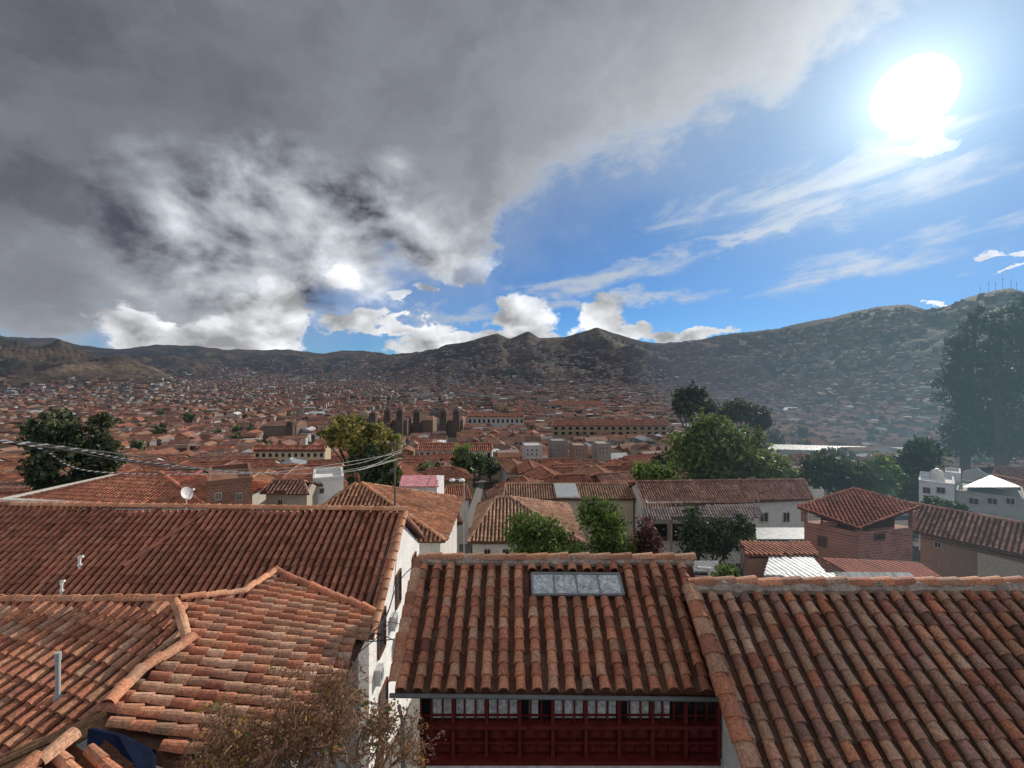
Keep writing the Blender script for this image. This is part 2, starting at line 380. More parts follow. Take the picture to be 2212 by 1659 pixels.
# ================================================================ SETTING
pxs=np.linspace(-650,2850,800); ys=np.concatenate([[2,5,10,20,30,40],np.geomspace(50,9000,400)])
gx,gy=np.meshgrid(pxs,ys); X=(gx-CX)/F*gy; Z=gz(X,gy)
H=Z-z0(gy)
n1=fbm(X/260.,gy/260.,5); n2=fbm(X/60.+9,gy/60.,4)
base=np.array([.078,.060,.041]); green=np.array([.026,.032,.020]); red=np.array([.14,.10,.07])  # hill tones kept low, cloud shade is painted into them
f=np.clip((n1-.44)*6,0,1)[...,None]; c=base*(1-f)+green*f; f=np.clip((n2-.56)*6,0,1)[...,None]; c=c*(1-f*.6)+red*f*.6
rv=ridged(X/430.+3,gy/620.+8,6)[...,None]; c=c*(.2+1.15*np.clip((rv-.42)*2.6,0,1.1))  # fold shading painted in: hollows of the relief darker, crests lighter
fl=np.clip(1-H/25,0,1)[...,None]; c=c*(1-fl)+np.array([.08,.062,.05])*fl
nr,nc=X.shape
idx=np.arange(nr*nc).reshape(nr,nc); Fq=np.stack([idx[:-1,:-1],idx[:-1,1:],idx[1:,1:],idx[1:,:-1]],-1).reshape(-1,4)
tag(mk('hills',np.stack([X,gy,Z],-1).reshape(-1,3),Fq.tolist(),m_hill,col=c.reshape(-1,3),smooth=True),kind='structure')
tag(mk('ground',[(-120,-90,-9.6),(120,-90,-9.6),(120,2,-9.6),(-120,2,-9.6)],[[0,1,2,3]],m_ground),kind='structure')
sc=[(-3.0,4),(-3.0,18),(-4.6,36),(-5.9,52),(-7.7,80),(-10.6,150),(-14,300)]
SY=np.concatenate([np.arange(4,60,2),np.arange(60,300,6)]); SXc=np.interp(SY,[q[1] for q in sc],[q[0] for q in sc])
V=[];Fs=[]
for i,(x,y) in enumerate(zip(SXc,SY)):
    for k in (-1.15,1.15): V.append((x+k,y,max(float(gz(x-1,y)),float(gz(x+1,y)))+.12))
    if i: Fs.append([2*i-2,2*i-1,2*i+1,2*i])
tag(mk('street',V,Fs,m_street),kind='structure')

# ================================================================ NEAR HOUSES
A0=Pd(905,1215,4.0); plA=Plane(A0,(0,-1),.61)
xl=-1.95; xr=3.75; Yr_=A0[1]; Ye=7.66
def onA(x,y): return np.array([x,y,plA.z(x,y)])
root=thing('balcony_house','house with weathered orange tile roof, long skylight and dark red wooden balcony','house',(1,9.6,-11.5))
polyA=[onA(xl,Yr_),onA(xr,Yr_),onA(xr,Ye),onA(xl,Ye)]
hole=[((plA.hit(*q)-plA.A)@plA.r,(plA.hit(*q)-plA.A)@plA.t) for q in ((1140,1236),(1343,1236),(1356,1292),(1142,1292))]
mb=MB(); tiles(mb,plA,polyA,.278,.2,PAL_NEAR*1.08,8,hole=hole)
back=[onA(xr,Yr_),onA(xl,Yr_),np.array([xl,Yr_+2.6,A0[2]-1.6]),np.array([xr,Yr_+2.6,A0[2]-1.6])]
tiles(mb,plane_from(back),back,.278,.3,PAL_NEAR,4,near=False)
cap(mb,onA(xl,Ye),onA(xl,Yr_),.12,.24,PAL_NEAR,7)
rf=mb.build('roof',m_tile,root)
mb=MB(); fillet(mb,onA(xl,Yr_)+(0,0,.04),onA(xr,Yr_)+(0,0,.04),.1,0,(1,1,1)); 
mb.build('ridge_mortar',m_mortar,rf)
mb=MB(); cap(mb,onA(xl,Yr_)+(0,0,.06),onA(xr,Yr_)+(0,0,.06),.1,.42,PAL_ORG*.8,6); mb.build('ridge_tiles',m_tile,rf)
q=[plA.hit(*t)+plA.n*.05 for t in ((1148,1242),(1336,1243),(1347,1288),(1150,1288))]
sk=MB(); fr=(.2,.2,.2)
def bar3(mb,a,b,w,h,c):
    d=b-a; L=np.linalg.norm(d); d=d/L; s=np.cross(d,plA.n); s/=np.linalg.norm(s); mb.obox((a+b)/2,d*L/2,s*w/2,plA.n*h/2,c)
for i in range(4): bar3(sk,q[i],q[(i+1)%4],.035,.05,fr)
for k in (1,2,3):
    bar3(sk,q[0]+(q[1]-q[0])*k/4,q[3]+(q[2]-q[3])*k/4,.025,.04,fr)
sko=sk.build('skylight',m_plain,root)
mb=MB(); mb.prism([p-plA.n*.005 for p in q],-plA.n*.03); mb.build('glass',m_sky_glass,sko)
wb=MB(); wb.box((-1.62,8.15,-12.5),(3.7,11.9,-5.15),(.76,.74,.70)); wb.build('wall',m_plaster,root)
gt=MB(); gpts=[(x,Ye-.09,plA.z(0,Ye)-.11-.012*(x+2)) for x in np.linspace(-2.0,3.42,12)]
gt.tube(gpts,.036,(.14,.145,.14),8); gt.tube([(-1.85,Ye-.08,-5.5),(-1.85,Ye+.15,-5.9),(-1.85,Ye+.3,-11)],.035,(.25,.25,.25),7); gt.build('gutter',m_plain,root)
bx0,bx1=-1.53,3.44; Yb=7.74; zt=-5.36; zm=-5.88; zb_=-6.44
bal=MB()
bal.box((bx0,Yb,zt-.04),(bx1,Yb+.07,zt)); bal.box((bx0-.04,Yb-.09,zm-.06),(bx1,Yb+.08,zm)); bal.box((bx0-.04,Yb-.12,zb_-.07),(bx1,Yb+.1,zb_))
bal.box((bx0,Yb+.07,zb_),(bx1,Yb+.1,zm-.06))
nb=9; dx=(bx1-bx0)/nb
for i in range(nb+1):
    x=bx0+i*dx; bal.box((x-.028 if i else x,Yb-.06,zb_),(x+.028,Yb+.072,zt-.04))
for i in range(nb):
    x=bx0+i*dx
    bal.box((x+.03,Yb-.01,zb_+.2),(x+dx-.03,Yb+.06,zb_+.235))
    for (z_a,z_b) in ((zb_+.04,zb_+.17),(zb_+.27,zm-.1)):
        for (xa,xb) in ((x+.06,x+dx/2-.02),(x+dx/2+.02,x+dx-.06)):
            bal.box((xa,Yb+.035,z_a),(xb,Yb+.068,z_b)); bal.box((xa+.04,Yb+.012,z_a+.03),(xb-.04,Yb+.0345,z_b-.03))
bal.box((bx0,Yb+.072,zb_-.3),(bx0+.07,8.14,zt)); bal.box((bx0,Yb+.1,zb_-.22),(bx1,8.14,zb_-.1))
bo=bal.build('balcony',m_wood,root)
for i in range(nb):
    x=bx0+i*dx; w=MB()
    for k in (1,2): w.box((x+dx*k/3-.014,Yb+.0,zm),(x+dx*k/3+.014,Yb+.04,zt-.04))
    w.box((x+.031,Yb+.004,zm+.09),(x+dx-.031,Yb+.036,zm+.11)); w.box((x+.031,Yb+.004,zt-.12),(x+dx-.031,Yb+.036,zt-.10))
    wo=w.build('window',m_wood,root)
    g_=MB(); g_.box((x+.031,Yb+.065,zm),(x+dx-.031,Yb+.069,zt-.042)); 
    if i<8 :
        cu=MB(); nn=14; x0_=x+.04+(.0 if i%3 else .12); x1_=x+dx-.04-(.2 if i%4==3 else 0)
        V=[];Fx=[]
        for k in range(nn+1):
            xx=x0_+(x1_-x0_)*k/nn; yy=Yb+.053+.006*math.sin(k*2.1); V+=[(xx,yy,zm+.03),(xx,yy,zt-.07-.03*abs(math.sin(k*.5+i)))]
            if k: Fx.append([2*k-2,2*k,2*k+1,2*k-1])
        cu.add(V,Fx); cu.build('curtain',m_curtain,wo)
    g_.build('pane',m_dark,wo)
sh=MB(); sh.box((-.75,8.06,-8.6),(.75,8.14,-6.72),(.75,.75,.74)); sh.build('door',m_plaster,root)
# --- right house
B0=Pd(1490,1275,4.0); plB=Plane(B0,(0,-1),.655); xB=B0[0]-.03
def onB(x,y): return np.array([x,y,plB.z(x,y)])
root=thing('corner_house','house with large rough tile roof and mortared ridge filling the lower right corner','house',(8,8,-11.5))
polyB=[onB(xB,B0[1]),onB(12.5,B0[1]-.05),onB(12.5,3.6),onB(xB,3.6)]
mb=MB(); tiles(mb,plB,polyB,.272,.225,np.vstack([PAL_NEAR*.9,PAL_DARK*1.2,PAL_TAN*.9]),8,jit=1.3)
bk=[onB(12.5,B0[1]),onB(xB,B0[1]),np.array([xB,B0[1]+3,B0[2]-1.8]),np.array([12.5,B0[1]+3,B0[2]-1.8])]
tiles(mb,plane_from(bk),bk,.272,.3,PAL_DARK,4,near=False)
cap(mb,onB(xB,B0[1])+(0,0,.05),onB(xB,3.6)+(0,0,.05),.15,.28,PAL_NEAR*.85,7)
rf=mb.build('roof',m_tile,root)
mb=MB(); fillet(mb,onB(xB,B0[1])+(0,0,.05),onB(12.5,B0[1])+(0,0,.05),.12,0,(1,1,1)); fillet(mb,onB(xB+.13,B0[1])+(0,0,.0),onB(xB+.13,3.6),.075,0,(1,1,1)); mb.build('ridge_mortar',m_mortar,rf)
mb=MB(); cap(mb,onB(xB,B0[1])+(0,.02,.09),onB(12.5,B0[1])+(0,.02,.09),.11,.4,PAL_NEAR*.9,6); mb.build('ridge_tiles',m_tile,rf)
wb=MB(); wz=lambda x,y:plB.z(x,y)-.3
wb.prismz([(3.5,4.1,wz(0,4.1)),(12.2,4.1,wz(0,4.1)),(12.2,B0[1],wz(0,B0[1])),(3.5,B0[1],wz(0,B0[1]))],-12.5,(.76,.74,.7))
wb.box((3.52,B0[1],-12.5),(12.2,B0[1]+2.7,-5.9),(.76,.74,.7)); wb.build('wall',m_plaster,root)
# --- long white house on the left
C0=Pd(875,1106,5.4); plC=Plane(C0,(0,-1),.58); xc=C0[0]
def onC(x,y): return np.array([x,y,plC.z(x,y)])
root=thing('long_house','long white house with broad red tiled roof behind the hipped roof on the left','house',(-12,17,-13.5))
polyC=[onC(-24,C0[1]+.3),onC(xc,C0[1]),onC(xc,13.6),onC(-24,13.6)]
mb=MB(); tiles(mb,plC,polyC,.255,.31,PAL_RED*1.05,6)
bk=[onC(xc,C0[1]),onC(-24,C0[1]),np.array([-24,C0[1]+4,C0[2]-2.3]),np.array([xc,C0[1]+4,C0[2]-2.3])]
tiles(mb,plane_from(bk),bk,.27,.4,PAL_RED,4,near=False)
cap(mb,onC(xc,C0[1]),onC(xc,13.6),.13,.34,PAL_ORG,6); cap(mb,onC(-11.6,C0[1]-.1)+(0,0,.06),onC(-13,15.6)+(0,0,-.02),.11,.34,PAL_RED,6)
rf=mb.build('roof',m_tile,root)
mb=MB(); cap(mb,onC(-24,C0[1]+.3)+(0,0,.05),onC(xc,C0[1])+(0,0,.05),.14,.42,PAL_ORG,6); mb.build('ridge_tiles',m_tile,rf)
wb=MB(); zc=plC.z
wb.prism([(xc-.22,13.9,zc(0,13.9)-.28),(xc-.22,C0[1],C0[2]-.28),(xc-.22,C0[1]+3.8,C0[2]-2.6),(xc-.22,C0[1]+3.8,-15),(xc-.22,13.9,-15)],(-.3,0,0),(.8,.79,.77))
wb.box((-24,13.95,-15),(xc-.53,C0[1]+3.7,zc(0,13.9)-.45),(.8,.79,.77)); wb.build('wall',m_plaster,root)
for (y,z,h,w) in ((15.2,-8.6,1.3,.8),(17.4,-8.2,1.2,.7),(15.4,-11.3,1.6,.9),(18.6,-11,1.4,.8),(20.2,-8.6,1.1,.7)):
    b_=MB(); X0=xc-.22
    for sg in (-1,1):
        b_.box((X0,y+sg*w/2-.04,z-h/2),(X0+.06,y+sg*w/2+.04,z+h/2),(.12,.05,.03)); b_.box((X0,y-w/2+.04,z+sg*h/2-.04),(X0+.055,y+w/2-.04,z+sg*h/2+.04),(.12,.05,.03))
    wo=b_.build('window',m_plain,root); p_=MB(); p_.box((X0+.004,y-w/2+.04,z-h/2+.04),(X0+.02,y+w/2-.04,z+h/2-.04)); p_.build('pane',m_glass,wo)
dr=MB(); dr.box((xc-.2,14.3,-14.2),(xc-.12,15.2,-12.3),(.1,.04,.03)); dr.build('door',m_plain,root)
for i,(y,z) in enumerate(((16.4,-8.9),(14.6,-9.6),(16.9,-10))):
    mb=MB(); mb.box((xc-.215,y-.18,z-.25),(xc-.02,y+.18,z+.25),(.45,.46,.46)); mb.box((xc-.019,y-.13,z-.1),(xc,y+.13,z+.15),(.2,.21,.22))
    tag(mb.build('meter_box',m_plain,loc=(xc,y,z-.25)),('upper grey meter box on the white gable wall over the lane','grey meter box on the white wall nearest the tangled cables','lower grey meter box on the white wall of the lane')[i],'meter box','meter boxes on the lane wall')
# --- hipped house, lower left
Pa=P(385,1305,8.26); plD=Plane(Pa,(-.3,-.95),.38)
Pb=plD.hit(408,1390); plE=Plane(Pb+np.array([0,0,.05]),(.98,.2),.3)
root=thing('hipped_house','house with two-sided hipped tile roof and curving hip ridge, lower left','house',(-6.5,7,-11))
polyD=[plD.hit(*q) for q in ((-420,1306),(385,1305),(408,1390),(300,1462),(228,1530),(40,1640),(-420,1900))]
polyE=[plE.hit(*q) for q in ((408,1390),(388,1305),(522,1290),(592,1243),(808,1332),(770,1402),(735,1462),(700,1530),(640,1600),(520,1640),(400,1635),(245,1575),(226,1536),(300,1462))]
mb=MB(); tiles(mb,plD,polyD,.225,.24,PAL_NEAR*1.08,7); tiles(mb,plE,polyE,.225,.24,np.vstack([PAL_NEAR,PAL_TAN*1.05])*1.03,7)
def capseq(mb,pl,pts,r,L,pal,lift=.06):
    w=[pl.hit(*q)+pl.n*lift for q in pts]
    for a,b in zip(w[:-1],w[1:]): cap(mb,a,b,r,L,pal,7)
rf=mb.build('roof',m_tile,root)
mb=MB(); capseq(mb,plE,[(228,1534),(300,1462),(380,1412),(408,1390)],.1,.3,PAL_ORG,.03); capseq(mb,plD,[(404,1390),(396,1350),(378,1306)],.085,.26,PAL_ORG,.05)
capseq(mb,plD,[(-420,1306),(385,1304)],.085,.4,PAL_ORG); capseq(mb,plE,[(385,1304),(522,1291),(592,1243)],.08,.3,PAL_ORG); capseq(mb,plE,[(808,1332),(592,1243)],.09,.3,PAL_NEAR)
mb.build('hip_tiles',m_tile,rf)
wb=MB(); wb.prismz(shrink(polyE,.84,-.35),-12,(.6,.58,.54)); wb.prismz(shrink(polyD,.93,-.35),-12,(.6,.58,.54)); wb.build('wall',m_plaster,root)
mb=MB()
for k in range(4):
    a=P(232,1540+k*9,6.3-.05*k); b=P(-120,1690+k*16,5.6-.05*k); mb.tube(cat_rom([a,(a+b)/2+np.array([0,0,.03*(k%2)]),b],5),.045,(1,1,1),6)
mb.build('fascia_board',m_plank,root)
F0=P(150,1603,4.6); plF=Plane(F0,(.88,-.35),.3)
root=thing('porch','small tiled porch roof cut off by the bottom left corner','porch',(-5,4,-10))
pf=[plF.hit(*q) for q in ((20,1700),(150,1603),(200,1618),(290,1662),(420,1800),(0,1900))]
mb=MB(); tiles(mb,plF,pf,.19,.22,PAL_NEAR,7); cap(mb,plF.hit(0,1716),plF.hit(152,1602),.09,.26,PAL_ORG,7); mb.build('roof',m_tile,root)
mb=MB(); mb.prismz(shrink(pf,.85,-.25),-10.5,(.3,.26,.22)); mb.build('wall',m_plaster,root)
mb=MB()
T=[P(190,1575,5.5),P(255,1588,5.5),P(330,1625,5.45),P(330,1720,5.0),P(180,1720,5.0)]
mb.prism(T,(0,.05,-.02)); tag(mb.build('tarpaulin',m_blue,loc=P(290,1700,5.2)),'dark blue sheet in the gap under the hipped roof, lower left','tarpaulin')

# ================================================================ PIPES, POLE, CABLES, LAMP, DISH
def pipe(px,py0,py1,Y,label,r=.05,c=(.4,.4,.39),elbow=0):
    a=P(px,py1,Y); b=P(px,py0,Y); mb=MB(); mb.tube([a-(0,0,.12),a,b],r,c,9); mb.tube([b-(0,0,.1),b+(0,0,.02)],r*1.25,c,9); mb.tube([a,a+(0,0,.05)],r*1.9,np.array(c)*.8,9)
    if elbow: mb.tube([b,b+(elbow,0,.02)],r*1.1,c,8)
    tag(mb.build('vent_pipe',m_plain,loc=a),label,'pipe')
Yd=plD.hit(125,1512)[1]; pipe(125,1412,1512,Yd,'tall grey vent pipe with mortar collar on the lower left hipped roof',.032)
Yc=plC.hit(172,1220)[1]; pipe(172,1203,1222,Yc-.2,'short white elbow vent pipe, upper one on the long red roof',.04,(.7,.7,.68),.12)
Yc=plC.hit(133,1275)[1]; pipe(133,1256,1278,Yc-.2,'short white vent pipe, lower one on the long red roof',.035,(.7,.7,.68),.1)
pipe(1532,1228,1268,9.5,'thin white vent pipe standing behind the mortared ridge',.03,(.6,.6,.58),-.25)
pole=P(853,950,18.3); mb=MB(); mb.tube([(pole[0],pole[1],-14),(pole[0],pole[1],pole[2])],[.06,.035],(.13,.11,.1),8)
for z in (-2.9,-3.3): mb.tube([(pole[0]-.35,pole[1],z),(pole[0]+.35,pole[1],z)],.025,(.1,.1,.1),6)
for s in (-.3,0,.3): mb.lathe((pole[0]+s,pole[1],-2.88),[(.0,0),(.04,.02),(.02,.05),(.045,.08),(0,.12)],(.35,.3,.28),8)
tag(mb.build('utility_pole',m_plain,loc=(pole[0],pole[1],-14)),'thin dark utility pole rising from the gable end of the long white house','pole')
def cable(pts,r,label,c=(.03,.03,.03),twist=0,c2=(.28,.28,.3)):
    p=cat_rom([P(*q) for q in pts],12); mb=MB()
    if twist:
        L=np.concatenate([[0],np.cumsum(np.linalg.norm(np.diff(p,axis=0),axis=1))]); n=int(L[-1]/.03); Lq=np.linspace(0,L[-1],n); q=np.stack([np.interp(Lq,L,p[:,i]) for i in range(3)],1)
        for k in range(3):
            ph=Lq*twist+k*2*PI/3; o=np.stack([np.cos(ph)*r*.2,np.cos(ph)*r,np.sin(ph)*r],1); mb.tube(q+o,r*.7,(c,c,c2)[k],5)
    else: mb.tube(p,r,c,5)
    tag(mb.build('cable',m_plain,loc=p[0]),label,'cable',None)
cable([(-80,945,3.2),(150,968,4.5),(330,1000,7),(560,1022,10.5),(770,1016,15),(868,975,18.2)],.0075,'black cable twisted with a pale strand, topmost at the left edge',twist=22)
cable([(-80,952,3.1),(80,966,4),(200,1018,6),(420,1024,8.8),(640,1015,12),(868,978,18.2)],.0055,'pale striped twisted cable sagging lowest over the left trees',twist=30,c2=(.42,.42,.44))
cable([(-80,948,3.3),(140,972,4.6),(260,995,6),(430,1014,9),(600,1012,12),(760,1004,15),(868,972,18.2)],.010,'black cable in the middle of the bundle crossing the left half')
cable([(-80,950,3.2),(60,958,4),(300,986,7),(500,1018,10),(720,1020,14),(865,990,18)],.006,'thin black cable running just under the bundle',twist=22,c=(.05,.05,.05),c2=(.12,.12,.12))
cable([(868,972,18.2),(890,964,24),(915,985,30),(985,1030,45)],.018,'dark cable from the pole down to the street lamp')
cable([(770,1016,15),(790,1012,15.5),(868,990,18.2)],.02,'thick black splice in the cables beside the pole')
cable([(855,1128,17),(800,1288,12.5),(700,1425,9),(590,1500,7)],.012,'dark cable falling diagonally across the hipped roof')
cable([(857,1200,16.5),(845,1300,14),(800,1370,11.5),(690,1420,9)],.012,'loose black cable hanging in front of the white gable')
cable([(900,1215,14),(860,1260,13.5),(830,1340,12),(765,1398,9.5)],.014,'black cable drooping over the lane mouth')
cable([(740,1372,9.5),(800,1385,10.5),(870,1378,12)],.014,'black cable crossing the lane level')
cable([(750,1390,9.3),(810,1368,10.5),(868,1392,12)],.012,'black cable crossing the lane below the others')
cable([(775,1410,9.5),(830,1360,11),(866,1300,14)],.011,'black cable rising to the lane wall')
cable([(745,1382,9.4),(830,1345,11.5),(872,1350,13)],.010,'slim black cable tied to the corner of the hipped eave')
cable([(1750,1130,24),(1980,1160,26),(2300,1222,26)],.012,'thin cable above the brick house at right')
cable([(1975,1152,30),(2100,1188,28),(2300,1215,26)],.012,'thin cable crossing the plain wall at far right')
L0=P(985,1038,45); mb=MB(); gzz=float(gz(L0[0]+.6,45)); mb.tube([(L0[0]+.8,45,gzz),(L0[0]+.8,45,L0[2]-.2),(L0[0]+.5,45,L0[2]+.1),(L0[0]-.1,45,L0[2]+.1)],.06,(.5,.5,.5),7); 
root=thing('street_lamp','street lamp with two pale heads above the narrow street','street lamp',(L0[0]+.8,45,gzz)); mb.build('post',m_plain,root)
for s in (-.35,.55):
    h=MB(); h.lathe((L0[0]+s,45,L0[2]),[(0,-.06),(.28,-.05),(.34,.03),(.2,.16),(0,.2)],(.85,.85,.85),10); h.build('lamp_head',m_plain,root)
d0=P(402,1066,21); root=thing('satellite_dish','white satellite dish at the end of the long red ridge','satellite dish',(d0[0],21,d0[2]-1.2))
mb=MB(); nr_=8;K=20;V=[];n_=np.array([.85,-.3,.42]); n_/=np.linalg.norm(n_); a_=np.cross(n_,(0,0,1)); a_/=np.linalg.norm(a_); b_=np.cross(n_,a_)
for i in range(nr_):
    r=.27*i/(nr_-1)+.001
    for k in range(K): V.append(d0+a_*r*math.cos(2*PI*k/K)+b_*r*math.sin(2*PI*k/K)*1.1+n_*(r*r*.9))
mb.add(V,[[i*K+k,i*K+(k+1)%K,(i+1)*K+(k+1)%K,(i+1)*K+k] for i in range(nr_-1) for k in range(K)],(.6,.6,.6)); mb.build('dish',m_plain,root)
mb=MB(); mb.tube([d0+b_*.28,d0+n_*.42],.02,(.7,.7,.7)); mb.tube([d0+n_*.40,d0+n_*.55],.045,(.8,.8,.8),8); mb.build('feed_arm',m_plain,root)
mb=MB(); mb.tube([d0-(0,0,1.3),d0-(0,0,.1),d0],.03,(.5,.5,.5)); mb.build('mast',m_plain,root)

# ================================================================ MIDDLE HOUSES
SPEC=[]
house_px('hipped roof of pale red tiles behind the long ridge at far left',[(300,1018),(345,1020),(450,1094),(-30,1094)],8.3,.42,pal=PAL_RED*1.15,hip=True,sp=.3)
house_px('pyramid roof of orange tiles right behind the gable of the long white house',[(768,1045),(782,1045),(962,1168),(590,1168)],7.6,.5,pal=PAL_ORG*.9,hip=True,sp=.27,wall=(.7,.68,.64))
block('unplastered brick block with dark roof edge behind the long ridge',447,545,1050,33,6,(.26,.13,.09),wm=m_brick,wins=[(465,478,1064,1080),(510,522,1064,1080)])
block('narrow white stair tower behind the long ridge, left of the brick block',400,440,1056,40,4,(.7,.69,.67))
house_px('small brown tiled gable with stained cream wall left of the orange pyramid roof',[(592,1038),(655,1038),(668,1066),(560,1064)],9,.5,pal=PAL_DARK*1.2,wall=(.4,.35,.28),wins=[(600,612,1078,1092)])
block('white plastered block right of the small brown gable',676,742,1042,39,4,(.7,.69,.68),wins=[(690,700,1054,1066)])
rt,Q=block('white house with faded pink metal roof beside the narrow street',866,944,1050,58,6,(.74,.72,.72),wins=[(880,892,1060,1074),(915,927,1060,1074)],parapet=False,rot=0.)
pk=MB(); f4=[P(862,1051,57.6),P(948,1051,57.6),P(942,1027,62),P(868,1027,62)]; tiles(pk,plane_from(f4),f4,.35,5,np.array([(.62,.26,.30),(.58,.25,.27)]),3,near=False,metal=True); pk.build('roof',m_tile_mid,rt); SPEC.append((800,1000,58,90))
house_px('narrow brown tiled row house on the left side of the street, nearer one',[(950,1090),(985,1088),(1000,1130),(935,1142)],13.2,.5,pal=PAL_DARK*1.2,wall=(.6,.58,.55),wins=[(950,958,1150,1164)])
house_px('narrow red tiled row house on the left side of the street, farther one',[(965,1050),(1008,1048),(1018,1078),(955,1080)],16.4,.5,pal=PAL_RED,wall=(.66,.64,.6))
house_px('hipped house with pale tan tiles right of the narrow street',[(1072,1074),(1102,1074),(1260,1172),(1010,1172)],11.3,.42,pal=PAL_TAN*1.1,hip=True,sp=.3,wall=(.72,.71,.68),wins=[(1045,1060,1185,1205),(1085,1100,1185,1205)])
r_,a_,b_,pl_=house_px('long low house with tan tiled roof and pale skylight above the garden',[(1092,1045),(1352,1045),(1376,1079),(1086,1079)],14,.42,pal=PAL_TAN*.9,wall=(.5,.42,.33),wins=[(1150,1165,1090,1104),(1200,1215,1090,1104),(1250,1265,1090,1104)])
mb=MB(); mb.prism([pl_.hit(*t)+pl_.n*.2 for t in ((1196,1047),(1243,1047),(1252,1076),(1202,1076))],(0,0,-.15),(.5,.51,.5)); mb.build('skylight',m_plain,r_)
r_,a_,b_,pl_=house_px('long dark brown tiled house with arcade, right of the garden trees',[(1372,1040),(1735,1036),(1758,1078),(1392,1094)],13,.5,pal=PAL_DARK*1.15,wall=(.68,.65,.6),sp=.28,
   wins=[(1640,1660,1106,1128),(1690,1706,1106,1128)])
pt=MB(); f4=[P(1386,1096,49.9),P(1640,1092,49.9),P(1650,1116,48.3),P(1392,1122,48.3)]; tiles(pt,plane_from(f4),f4,.28,.5,np.array([(.4,.33,.31),(.32,.25,.24)]),4,near=False); pt.build('porch_roof',m_tile_mid,r_)
ar=MB()
for px in range(1412,1640,38): p=P(px,1119,48.8); ar.tube([(p[0],p[1],p[2]-.2),(p[0],p[1],float(gz(p[0],p[1]))-.2)],.12,(.35,.25,.2),6)
ar.build('porch_posts',m_plaster,r_)
for px in range(1425,1625,38):
    p=P(px,1150,50.9); g_=MB(); g_.box((p[0]-.7,p[1]-.35,p[2]-.8),(p[0]+.7,p[1]-.2,p[2]+1.0)); g_.build('door',m_dark,r_)
def shed(label,px4,wallc,pal,mt,Y4,sp=.25,ex=4.,metal=True,name='shed',cat='shed'):
    f4=[P(q[0],q[1],y) for q,y in zip(px4,Y4)]
    root=thing(name,label,cat,house_base(f4)); mb=MB(); tiles(mb,plane_from(f4),f4,sp,ex,pal,3,near=False,metal=metal,slab=.08); mb.build('roof',mt,root)
    mb=MB(); mb.prismz(shrink(f4,.93,-.2),float(gz(f4[0][0],f4[0][1]))-.6,wallc); mb.build('wall',m_plaster,root); return root
shed('low white shed with pale metal roof beside the dark tiled house',[(1632,1140),(1738,1140),(1745,1165),(1634,1165)],(.6,.58,.55),PAL_METAL*.7,m_metal,(46,46,42,42))
M0=Pd(1845,1055,9.0); plM=Plane(M0,(-.3,-.95),.42)
pm=[plM.hit(*q) for q in ((1722,1094),(1845,1055),(1988,1093),(1856,1141))]
root=thing('brick_house','two storey brick house with red tiled lean-to roof, right of centre','house',house_base(pm))
mb=MB(); tiles(mb,plM,pm,.27,.36,np.array([(.46,.16,.11),(.40,.14,.10)]),4,near=False); 
for a,b in ((0,1),(1,2),(2,3),(3,0)): cap(mb,pm[a],pm[b],.08,.36,PAL_RED,4,rim=False)
mb.build('roof',m_tile_mid,root)
wq=shrink(pm,.88,-.3); 
lo=wq.copy(); lo[:,2]=P(1850,1150,wq[3][1])[2]
wb=MB(); wb.prismz(lo,float(gz(26,32))-1,(.38,.18,.135)); 
for q in wq: wb.box((q[0]-.15,q[1]-.15,lo[0][2]),(q[0]+.15,q[1]+.15,q[2]),(.38,.18,.135))
qq=(wq[0]+wq[3])/2; wb.box((qq[0]-.5,qq[1],lo[0][2]),(qq[0]+.5,qq[1]+.2,qq[2]-.1),(.38,.18,.135)); wb.build('wall',m_brick,root)
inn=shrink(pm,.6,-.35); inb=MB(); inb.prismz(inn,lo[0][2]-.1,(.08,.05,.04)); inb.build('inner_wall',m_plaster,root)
wins_on(root,lo[3],lo[2],[(1885,1912,1152,1166)],frame=(.2,.1,.07)); wins_on(root,lo[0],lo[3],[(1768,1785,1158,1180)],frame=(.2,.1,.07))
r_,a_,b_,pl_=house_px('low house with long brown tiled roof running off the right edge',[(1965,1086),(2330,1152),(2380,1245),(1972,1146)],10.5,.45,pal=PAL_DARK*1.35,wall=(.32,.22,.16),sp=.28,wins=[(2020,2032,1170,1183)])
u_=(b_-a_); u_[2]=0; u_/=np.linalg.norm(u_); n_=np.array([u_[1],-u_[0],0]); p0=vhit(a_,b_,2112,1200); mb=MB(); zt_=a_[2]-.35
mb.prismz([np.array([p0[0],p0[1],zt_])+n_*.06,np.array([b_[0],b_[1],zt_])+n_*.06,np.array([b_[0],b_[1],zt_])+n_*.01,np.array([p0[0],p0[1],zt_])+n_*.01],float(gz(p0[0],p0[1]))-.5,(.55,.47,.37)); mb.build('rendered_wall',m_plaster,r_)
shed('shed with rusty red tiled lean-to roof left of the brick house',[(1600,1171),(1750,1174),(1768,1200),(1612,1200)],(.35,.2,.15),PAL_RED*.8,m_tile_mid,(30,30,27,27),.27,.4,False)
shed('white walled shed with shiny corrugated metal roof, brightest one',[(1662,1203),(1755,1203),(1790,1244),(1650,1242)],(.6,.58,.55),PAL_METAL*1.0,m_metal,(27,27,23.8,23.8),.3)
shed('shed with dull pale corrugated sheet roof just over the mortared ridge',[(1695,1238),(1800,1238),(1830,1285),(1685,1285)],(.5,.5,.5),PAL_METAL*.7,m_metal,(22,22,19.5,19.5),.3)
shed('shed with grey weathered corrugated roof between red sheets and ridge',[(1800,1236),(1965,1238),(2020,1290),(1835,1290)],(.3,.28,.26),PAL_METAL*.5,m_tile_mid,(22.5,22.5,20,20),.3)
